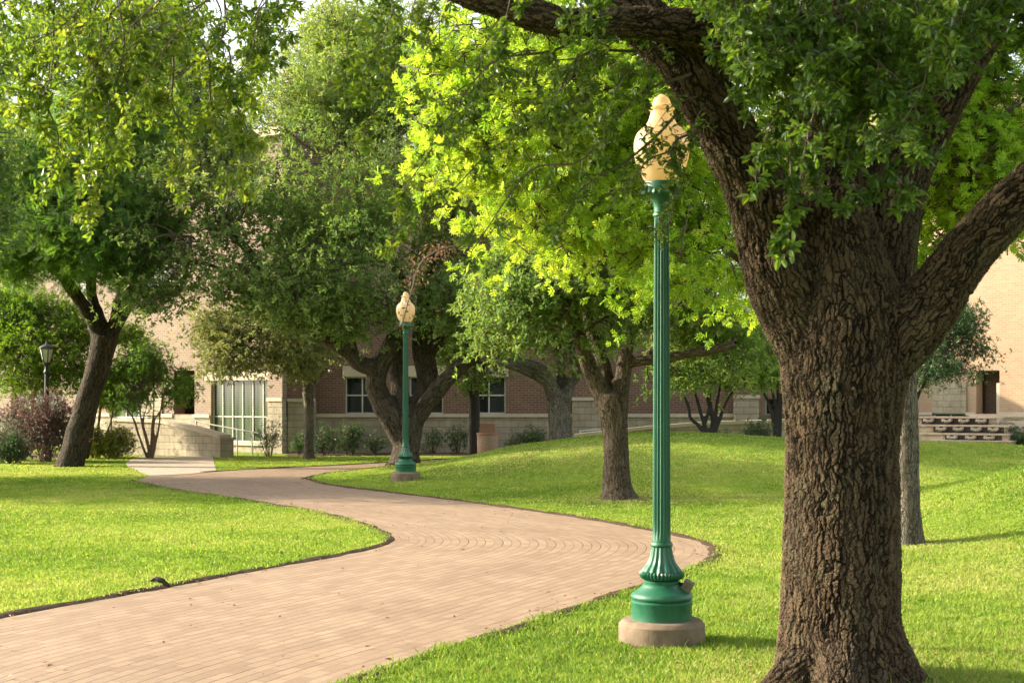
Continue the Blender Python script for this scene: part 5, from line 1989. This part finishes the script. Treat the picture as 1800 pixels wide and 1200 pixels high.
woody("trunk", lm, M['bark_dark'], tm, voxel=0.045, smooth_it=2, sub=1)


def dry_spray(bag, g):
    # a hanging dry spray of brown leaves above the far lamp
    pts = [P(*q) for q in ((812, 430, 31), (770, 440, 29.5), (738, 465, 28.2), (722, 515, 27.3), (706, 572, 26.9))]
    pts, _ = resample(pts, [0.01] * len(pts), 0.06)
    bag.add(*tube(pts, np.linspace(0.03, 0.008, len(pts)), 6)[:2], 1)
    n = 330
    i = g.integers(6, len(pts), n)
    pos = pts[i] + g.normal(size=(n, 3)) * np.array([0.13, 0.1, 0.12])
    put_leaves(bag, pos, unit(g.normal(size=(n, 3)) + np.array([0, 0, -0.8])), unit(g.normal(size=(n, 3))), 0.075 * (0.6 + 0.8 * g.random(n)), 'oval', g.random(n), 2)
    prisms(bag, pts[:-1], pts[1:], np.full(len(pts) - 1, 0.012), np.full(len(pts) - 1, 0.01), 1)


crown(tm, [PL(640, 300, 33.5, 190, 150, 3.0), PL(620, 450, 32.5, 170, 110, 2.4), PL(760, 330, 33.5, 130, 140, 2.4), PL(800, 450, 33.5, 110, 90, 2.0),
           PL(560, 190, 34, 130, 110, 2.4), PL(700, 160, 34, 140, 110, 2.4), PL(520, 520, 32, 90, 60, 1.4), PL(640, 550, 32.2, 80, 50, 1.4), PL(790, 520, 33, 80, 50, 1.5),
           PL(830, 560, 33, 45, 34, 0.9), PL(500, 340, 33, 90, 100, 1.8), PL(600, 70, 35, 70, 70, 1.8), PL(660, 60, 35, 110, 70, 1.8)],
      2300, 58, 0.10, 'oval', [M['oak_mid'], M['twig'], M['brown_leaf']], 0.30, 0.47, 0.9, 12, 0.12, 0.42, [p for l in lm[2:9] for p in l[0][-3:]], 0.0, True, "crown", 0.8, 0.06,
      extra=dry_spray)
# its loose left part, seen against the brick wall
crown(tm, [PL(300, 430, 32.6, 120, 80, 1.8), PL(400, 380, 32.8, 110, 90, 2.0), PL(430, 500, 32.4, 90, 60, 1.4), PL(270, 520, 32.6, 60, 40, 1.2), PL(340, 320, 33, 110, 70, 1.6)],
      620, 30, 0.098, 'oval', [M['oak_mid'], M['twig']], 0.24, 0.47, 0.9, 14, 0.12, 0.8, [p for l in lm[7:9] for p in l[0][-4:]], -0.08, True, "crown", 0.8, 0.05)

# ---- leaning tree at the left
DL = 34.5
tl = tree_root("pistache_tree", 128, DL, "dark leaning tree with feathery green leaves and a forked trunk on the left lawn")
ll = [
    limb([(120, 838), (124, 815), (131, 785), (143, 740), (158, 690), (171, 650), (180, 615), (184, 590)], [74, 50, 43, 41, 40, 41, 44, 48], DL),
    limb([(180, 610, 34.5), (166, 570, 34.4), (146, 536, 34.3), (124, 505, 34.2), (104, 478, 34.1), (78, 445, 34), (50, 400, 34)], [28, 26, 24, 23, 22, 19, 12]),
    limb([(184, 605, 34.5), (174, 560, 34.6), (164, 530, 34.7), (160, 495, 34.7), (170, 440, 34.8), (180, 380, 34.8)], [28, 24, 20, 18, 14, 9]),
    limb([(190, 600, 34.5), (204, 565, 34.5), (216, 538, 34.5), (232, 510, 34.4), (262, 470, 34.3), (300, 420, 34.3)], [28, 24, 21, 18, 13, 8]),
    limb([(196, 572, 34.4), (198, 545, 34.2), (206, 530, 34.1), (214, 520, 34)], [10, 9, 8, 5]),
]
woody("trunk", ll, M['bark_lean'], tl, voxel=0.045, smooth_it=3, sub=1)
crown(tl, [PL(60, 380, 34, 110, 90, 2.0), PL(170, 400, 33.6, 110, 100, 2.2), PL(250, 470, 33.8, 55, 38, 1.2), PL(40, 300, 34, 120, 80, 2.0), PL(160, 300, 34.4, 130, 90, 2.2),
           PL(20, 450, 33.8, 60, 40, 1.3), PL(150, 425, 33.2, 60, 36, 1.0), PL(270, 380, 34.2, 70, 70, 1.4), PL(200, 210, 34.8, 120, 80, 1.8)],
      2500, 10, 0.24, 'pinnate', [M['pistache'], M['twig']], 0.2, 0.4, 0.85, 17, 0.2, 0.5, [p for l in ll[1:4] for p in l[0][-3:]], 0.0, True, "crown", 0.7, 0.05)

# ---- slim tree before the glass bay, pale foliage
D7 = 39.0
t7 = tree_root("live_oak", 543, D7, "slim twin-stemmed oak with pale grey-green leaves before the corner pier")
l7 = [
    limb([(543, 812), (543, 796), (543, 760), (543, 720), (541, 690)], [24, 19, 17, 17, 20], D7),
    limb([(541, 700, 39), (537, 670, 38.9), (532, 645, 38.8), (520, 625, 38.6), (500, 600, 38.4), (460, 580, 38)], [13, 12, 11, 10, 8, 5]),
    limb([(544, 700, 39), (549, 665, 39), (556, 635, 39), (562, 600, 39), (570, 560, 39)], [14, 13, 12, 10, 7]),
    limb([(545, 690, 39), (543, 650, 39.1), (546, 610, 39.2), (540, 570, 39.2)], [11, 10, 8, 6]),
    limb([(551, 675, 39), (565, 658, 39), (580, 645, 39), (598, 628, 39)], [6, 5, 4, 3]),
]
woody("trunk", l7, M['bark_gray'], t7, voxel=0.035, smooth_it=2, sub=0)
crown(t7, [PL(430, 600, 37.6, 80, 50, 1.4), PL(390, 630, 37.4, 40, 32, 0.8), PL(500, 610, 37.8, 70, 45, 1.4), PL(470, 560, 38, 90, 50, 1.5), PL(380, 570, 37.8, 55, 45, 1.0),
           PL(560, 590, 38.8, 50, 45, 1.2), PL(540, 530, 38.8, 70, 40, 1.2), PL(525, 650, 38, 28, 18, 0.5)],
      800, 42, 0.098, 'oval', [M['oak_pale'], M['twig']], 0.24, 0.38, 0.9, 19, 0.18, 0.55, ends(l7[1:4], 3), 0.05, True, "crown", 0.8, 0.04)

# ---- dark thin trunk near the litter bin
D8 = 38.0
t8 = tree_root("live_oak", 833, D8, "thin dark-trunked tree standing against the wall beside the litter bin")
l8 = [
    limb([(833, 815), (833, 795), (833, 760), (834, 720), (832, 690)], [26, 22, 20, 19, 20], D8),
    limb([(832, 700, 38), (822, 670, 38), (812, 640, 37.9), (800, 600, 37.8)], [13, 11, 9, 6]),
    limb([(835, 700, 38), (842, 670, 38), (850, 640, 38), (860, 600, 38)], [13, 11, 9, 6]),
]
woody("trunk", l8, M['myrtle_dark'], t8, voxel=0.035, smooth_it=2)
crown(t8, [PL(830, 650, 37.6, 48, 34, 1.0), PL(800, 620, 37.6, 40, 35, 1.0), PL(865, 625, 37.8, 40, 35, 1.0), PL(830, 590, 38, 80, 40, 1.3)],
      420, 24, 0.095, 'oval', [M['oak_mid'], M['twig']], 0.17, 0.4, 1.0, 23, 0.2, 0.6, ends(l8[1:], 2), 0.05, True, "crown", 0.8, 0.04)


# ---- multi-stemmed small trees
def myrtle(px, d, label, stems, sw, lobes, n, m, bark, seed, leaf=0.07, thr=0.4, kind="crape_myrtle", name_cat="tree", templ='oval', per=20, sig=0.16, py=None):
    t = tree_root(kind, px, d, label, name_cat)
    L = []
    for st in stems:
        L.append(limb(st, list(np.linspace(sw, sw * 0.5, len(st))), d))
    woody("trunk", L, bark, t, voxel=max(0.016, sw / F * d * 0.26), smooth_it=1)
    crown(t, [PL(*l) for l in lobes], n, per, leaf, templ, [m, M['twig']], sig, thr, 1.0, seed, 0.2, 0.75, ends(L, 2), 0.0, True, "crown", 0.8, 0.02)
    return t


myrtle(263, 39.3, "multi-stemmed young tree in front of the curved ramp wall",
       [[(262, 808), (255, 795), (244, 765), (234, 735), (220, 715), (205, 690)], [(263, 808), (260, 785), (252, 755), (247, 730), (240, 690)],
        [(264, 808), (266, 780), (267, 750), (270, 720), (270, 680)], [(266, 808), (274, 775), (280, 745), (283, 715), (292, 680)],
        [(265, 808), (258, 770), (252, 740), (262, 700)], [(267, 806), (272, 785), (270, 755), (276, 730), (310, 690)]], 5.0,
       [(270, 670, 39, 55, 45, 1.2), (235, 690, 39, 40, 35, 1.0), (310, 660, 39, 35, 35, 0.9), (300, 695, 38.8, 35, 20, 0.7), (265, 630, 39.2, 45, 30, 1.0), (330, 685, 38.8, 18, 10, 0.4)],
       420, M['pistache'], M['myrtle_bark'], 31, 0.075, 0.5)
myrtle(1245, 36.0, "dark multi-stemmed small tree behind the mound right of the near lamp post",
       [[(1244, 772), (1228, 748), (1214, 735), (1210, 715), (1200, 690), (1190, 660)], [(1246, 772), (1236, 740), (1226, 705), (1216, 670)],
        [(1248, 772), (1252, 735), (1248, 700), (1250, 660)], [(1250, 772), (1264, 740), (1274, 712), (1286, 690), (1300, 660)], [(1249, 772), (1258, 730), (1262, 700), (1270, 660)],
        [(1247, 772), (1240, 745), (1246, 715), (1236, 680)]], 7.5,
       [(1250, 640, 35.6, 80, 40, 1.4), (1200, 630, 35.8, 50, 45, 1.2), (1310, 650, 35.8, 55, 40, 1.2), (1330, 610, 36, 50, 50, 1.2), (1260, 590, 36, 90, 50, 1.5)],
       1300, M['bright'], M['myrtle_dark'], 33, 0.08, 0.4)
myrtle(1364, 37.0, "dark slender small tree half hidden by the foreground oak trunk",
       [[(1363, 795), (1360, 750), (1352, 710), (1342, 690), (1332, 665)], [(1365, 795), (1366, 750), (1368, 700), (1366, 660)], [(1368, 795), (1372, 750), (1374, 700), (1386, 650)],
        [(1362, 795), (1364, 740), (1360, 700), (1352, 660)]], 7.5,
       [(1360, 650, 37, 40, 40, 1.0), (1340, 680, 36.8, 22, 18, 0.5), (1385, 630, 37, 45, 45, 1.0)], 420, M['dark_leaf'], M['myrtle_dark'], 35, 0.08, 0.4)
myrtle(40, 40.5, "bright green small tree behind the purple shrubs at far left",
       [[(45, 805), (40, 760), (30, 710), (20, 670)], [(48, 805), (52, 750), (60, 700), (70, 650)], [(50, 805), (66, 750), (80, 700), (95, 660)]], 8,
       [(20, 620, 40.2, 80, 55, 1.8), (90, 610, 40.2, 70, 55, 1.6), (60, 670, 40, 90, 30, 1.2), (130, 650, 40.5, 50, 40, 1.2), (40, 560, 40.6, 110, 40, 1.6), (140, 590, 40.8, 40, 40, 1.0), (60, 545, 41, 90, 45, 1.5), (10, 520, 41, 70, 40, 1.4), (135, 560, 41, 40, 40, 1.2), (-20, 580, 40.6, 60, 60, 1.4)],
       2300, M['bright'], M['myrtle_bark'], 37, 0.085, 0.38)
myrtle(232, 40.8, "fresh green small tree between the leaning trunk and the brick wall",
       [[(170, 808), (172, 760), (176, 720), (180, 680)], [(182, 808), (186, 770), (196, 735), (200, 700)]], 6,
       [(215, 650, 40.6, 55, 45, 1.2), (190, 690, 40.4, 40, 30, 0.9), (240, 620, 40.8, 40, 35, 0.9), (235, 685, 40.4, 30, 22, 0.7), (225, 590, 41, 34, 30, 0.9), (255, 650, 40.8, 30, 30, 0.8)],
       1000, M['bright'], M['myrtle_bark'], 39, 0.08, 0.38)
myrtle(1606, 38.5, "small dark green tree in front of the tan brick building beside the fountain",
       [[(1606, 808), (1608, 750), (1612, 700), (1640, 650)], [(1604, 808), (1600, 740), (1610, 680), (1650, 620)]], 10,
       [(1650, 620, 38.3, 55, 45, 1.2), (1690, 590, 38.3, 45, 40, 1.0), (1620, 650, 38.3, 40, 30, 1.0), (1690, 650, 38.2, 50, 22, 0.9), (1730, 610, 38.2, 32, 34, 0.7), (1640, 560, 38.5, 50, 40, 1.0), (1705, 560, 38.4, 30, 30, 0.6)],
       900, M['dark_leaf'], M['myrtle_dark'], 41, 0.08, 0.42)

# ---- taller trees behind and beside
def big_tree(name, px, d, label, trunk, lobes, n, m, bark, seed, leaf=0.09, templ='oval', thr=0.4, per=24, sig=0.24, shell=0.45, nscale=0.6):
    t = tree_root(name, px, d, label)
    L = [limb(p, w, d) for p, w in trunk]
    woody("trunk", L, bark, t, voxel=0.06, smooth_it=2)
    crown(t, [PL(*l) for l in lobes], n, per, leaf, templ, [m, M['twig']], sig, thr, nscale, seed, 0.12, shell, ends(L, 2), 0.0, True, "crown", 0.8, 0.06)
    return t


big_tree("live_oak", 140, 39.0, "tall loose-crowned oak rising before the brick wall at the upper left",
         [([(140, 812), (158, 720), (176, 650), (196, 590), (240, 510), (285, 440), (330, 370)], [30, 26, 24, 22, 20, 18, 12]),
          ([(196, 590), (215, 480), (225, 380), (230, 280)], [15, 14, 12, 8]), ([(285, 440), (350, 350), (400, 270)], [14, 11, 8])],
         [(250, 230, 38.5, 140, 90, 2.6), (330, 190, 39, 95, 90, 2.4), (120, 190, 39, 130, 90, 2.2), (260, 120, 39, 120, 80, 2.2), (60, 110, 39, 130, 80, 2), (380, 270, 38.6, 90, 60, 1.8), (200, 60, 39.2, 150, 60, 2), (20, 210, 38.8, 80, 70, 1.8), (300, 40, 39.4, 50, 50, 1.5)],
         2300, M['oak_mid'], M['bark_dark'], 51, 0.105, per=34, thr=0.44, sig=0.28)
big_tree("live_oak", 520, 62.0, "pale distant tree whose top shows beside the patch of sky",
         [([(560, 790), (558, 600), (552, 400), (540, 200)], [36, 30, 26, 14]), ([(552, 400), (600, 260), (640, 140)], [18, 14, 8])],
         [(525, 180, 62, 50, 80, 2.5), (560, 110, 62, 80, 90, 2.6), (640, 90, 62, 90, 90, 2.6), (470, 250, 62, 60, 80, 2.2), (720, 60, 62, 100, 80, 2.4), (610, 220, 62, 120, 90, 2.6)],
         1700, M['oak_pale'], M['bark_gray'], 53, 0.12)
big_tree("live_oak", 880, 62.0, "dark tall evergreen tree behind the shaded middle of the brick building",
         [([(880, 790), (884, 600), (890, 420), (900, 260)], [40, 34, 28, 16])],
         [(860, 380, 62, 150, 120, 3), (1000, 330, 62, 160, 130, 3), (1150, 380, 62, 150, 120, 3), (760, 250, 62, 120, 120, 3), (1300, 360, 62.5, 150, 130, 3), (900, 200, 62.5, 200, 120, 3), (1150, 200, 62.5, 200, 130, 3)],
         2600, M['dark_leaf'], M['bark_dark'], 55, 0.12, 'oval', 0.3)
big_tree("live_oak", -330, 28.0, "broad oak at the left edge whose shade falls across the brick walk",
         [([(-360, 872), (-355, 760), (-340, 660), (-330, 560), (-310, 440)], [64, 46, 42, 38, 26]), ([(-335, 620), (-220, 520), (-110, 430)], [24, 20, 12]), ([(-330, 580), (-500, 500), (-700, 450), (-920, 430)], [28, 24, 18, 12])],
         [(-90, 370, 28.4, 100, 110, 2.0), (-300, 340, 28.0, 170, 140, 3.8), (-480, 420, 28.0, 130, 110, 3.8), (-250, 520, 28.1, 150, 80, 3.4), (-45, 250, 28.6, 70, 70, 1.6), (-280, 180, 28.0, 180, 110, 3.6), (-420, 580, 28.2, 130, 70, 3.4),
          (-640, 400, 28.0, 160, 130, 3.8), (-860, 420, 28.2, 160, 120, 3.6), (-1040, 500, 28.2, 140, 100, 3.2), (-720, 580, 28.2, 170, 70, 3.4), (-950, 600, 28.2, 150, 60, 3.0)],
         3400, M['oak_mid'], M['bark_dark'], 57, 0.12, per=44, sig=0.34)


# ---- shrubs
def shrub(kind, px, d, w, h, label, m, seed, cat="shrub", group=None, n=170, leaf=0.05, templ='oval', per=16, sig=0.09, stems=7, thr=0.3, top=None, shape=None, dens=0.9):
    x = (px - 900) / F * d
    z = float(ground_z(np.array([x]), np.array([d]))[0])
    r = empty(kind, (x, d, z), label, cat, group)
    g = np.random.default_rng(seed)
    W, H = w / F * d, h / F * d
    bag = Bag()
    for k in range(stems):
        a = g.uniform(0, 2 * math.pi)
        e = np.array([x + math.cos(a) * W * 0.38, d + math.sin(a) * W * 0.3, z + H * g.uniform(0.6, 0.95)])
        b0 = np.array([x + math.cos(a) * W * 0.08, d + math.sin(a) * 0.06, z - 0.03])
        q, rr = resample([b0, b0 * 0.55 + e * 0.45 + g.normal(size=3) * 0.04, e], [0.014, 0.01, 0.004], 0.08)
        bag.add(*tube(q, rr, 6)[:2])
    bag.build("stems", [M['twig']], r, True)
    lobes = shape if shape else [(x, d, z + H * 0.52, W * 0.5, W * 0.42, H * 0.5, 1), (x - W * 0.2, d, z + H * 0.4, W * 0.3, W * 0.3, H * 0.36, 0.7), (x + W * 0.22, d - 0.05, z + H * 0.55, W * 0.28, W * 0.3, H * 0.4, 0.7)]
    crown(r, lobes, n, per, leaf, templ, [m, M['twig']], sig, thr, 2.2, seed, 0.05, dens, None, 0.0, True, "foliage", 0.6, 0.01, lower_cut=z + 0.05)
    return r


shrub("purple_shrub", 80, 36.8, 95, 130, "purple-leaved shrub nearest the leaning trunk at its left", M['purple'], 61, n=480, leaf=0.06, sig=0.11, stems=12, thr=0.36)
shrub("purple_shrub", 35, 37.6, 100, 120, "purple-leaved shrub behind the silvery bush below the lantern post", M['purple'], 62, n=440, leaf=0.06, sig=0.11, stems=12, thr=0.36)
shrub("purple_shrub", 122, 37.4, 60, 105, "narrow purple-leaved shrub tucked right behind the leaning trunk", M['purple'], 63, n=220, leaf=0.06, sig=0.1, stems=8, thr=0.36)
shrub("silver_shrub", 12, 36.2, 75, 85, "silvery grey-green bush at the left edge among purple shrubs", M['silver'], 64, n=260, leaf=0.06, sig=0.1, templ='narrow')
shrub("dark_shrub", 20, 35.8, 60, 50, "low dark green shrub below the silvery bush at the left edge", M['dark_leaf'], 65, n=170, leaf=0.06)


def ball(px, d, w, h, label, seed):
    x = (px - 900) / F * d
    W, H = w / F * d, h / F * d
    return shrub("clipped_bush", px, d, w, h, label, M['hedge'], seed, "bush", None, 420, 0.045, 'oval', 14, 0.06, 8, 0.12, None,
                 [(x, d, H * 0.52, W * 0.5, W * 0.5, H * 0.5, 1)], 0.25)


ball(166, 39.6, 42, 52, "clipped round bush directly right of the leaning trunk", 66)
ball(209, 39.2, 54, 56, "larger yellow-topped clipped round bush at the ramp wall's end", 67)
shrub("dark_shrub", 190, 39.9, 24, 40, "dark green shrub squeezed between the two clipped bushes", M['dark_leaf'], 68, n=90)
fs = [(474, 40.6, 62, 68, "leggy feathery shrub at the foot of the glass bay"), (573, 41.5, 44, 56, "green shrub right of the slim twin-stemmed tree"),
      (615, 41.9, 52, 62, "dark bushy shrub under the first white framed window"), (528, 41.8, 30, 44, "small shrub in the shaded corner left of the slim tree"),
      (660, 42.2, 40, 42, "low dark shrub left of the twisted oak's trunk"), (760, 42.2, 36, 46, "low dark shrub right of the twisted oak's trunk"),
      (806, 42.2, 44, 56, "leafy shrub left of the thin dark trunk"), (905, 42.2, 34, 44, "low shrub right of the litter bin"), (938, 42.0, 42, 50, "rounded dark shrub left of the oak behind the mound"),
      (1122, 40.5, 40, 56, "upright dark shrub just left of the near lamp shaft behind the mound"), (1270, 36.5, 34, 36, "low shrub beside the dark multi-stemmed tree"),
      (1330, 36.2, 52, 48, "dense dark green shrub at the right foot of the mound"), (1762, 39.5, 60, 52, "green shrub in front of the fountain's lowest tier"),
      (1812, 39.2, 60, 56, "green shrub cut by the right edge of the view beside the fountain")]
for i, (px, d, w, h, lab) in enumerate(fs):
    shrub("dark_shrub", px, d, w, h, lab, M['dark_leaf'], 80 + i, "shrub", "shrubs along the building foot", n=int((60 + w * h * 0.045) * (0.5, 0.8, 1.1, 0.7, 0.6, 0.55, 0.6, 0.6, 1.0, 0.8, 0.8, 1.2, 1.1, 1.0)[i]), leaf=0.055, templ='narrow' if i in (0, 7, 9) else 'oval', thr=0.33)


# ---- fallen leaves and litter on the walk and in the turf edge
def litter():
    g = np.random.default_rng(91)
    e = np.vstack([even(left_edge, 900), even(right_edge, 1100)])
    k = g.integers(0, len(e), 520)
    pos = e[k] + g.normal(size=(520, 2)) * np.array([0.10, 0.13])
    x = g.uniform(-5, 2.2, 1500); y = g.uniform(6, 26, 1500)
    ok = in_poly(x, y, PATH_POLYS[0])
    q = np.column_stack([x[ok], y[ok]])[:90]
    pos = np.vstack([pos, q])
    lx_ = np.concatenate([g.normal(1.9, 1.5, 130), g.normal(1.7, 1.6, 90), g.uniform(-8, 8, 140)])
    ly_ = np.concatenate([g.normal(8.4, 1.2, 130), g.normal(22.5, 1.6, 90), g.uniform(8, 30, 140)])
    pos = np.vstack([pos, np.column_stack([lx_, ly_])])
    n = len(pos)
    p = np.column_stack([pos, np.full(n, 0.024) + ground_z(pos[:, 0], pos[:, 1])])
    a = g.uniform(0, 2 * math.pi, n)
    b = Bag()
    put_leaves(b, p, np.column_stack([np.cos(a), np.sin(a), g.uniform(-0.05, 0.25, n)]), unit(g.normal(size=(n, 3)) * 0.3 + np.array([0, 0, 1])), g.uniform(0.025, 0.06, n), 'oval', g.random(n) * 0.6, 0)
    tag(b.build("leaf_litter", [M['brown_leaf']]), "dry brown leaves scattered along the brick walk's edges", None, None, "stuff")


litter()
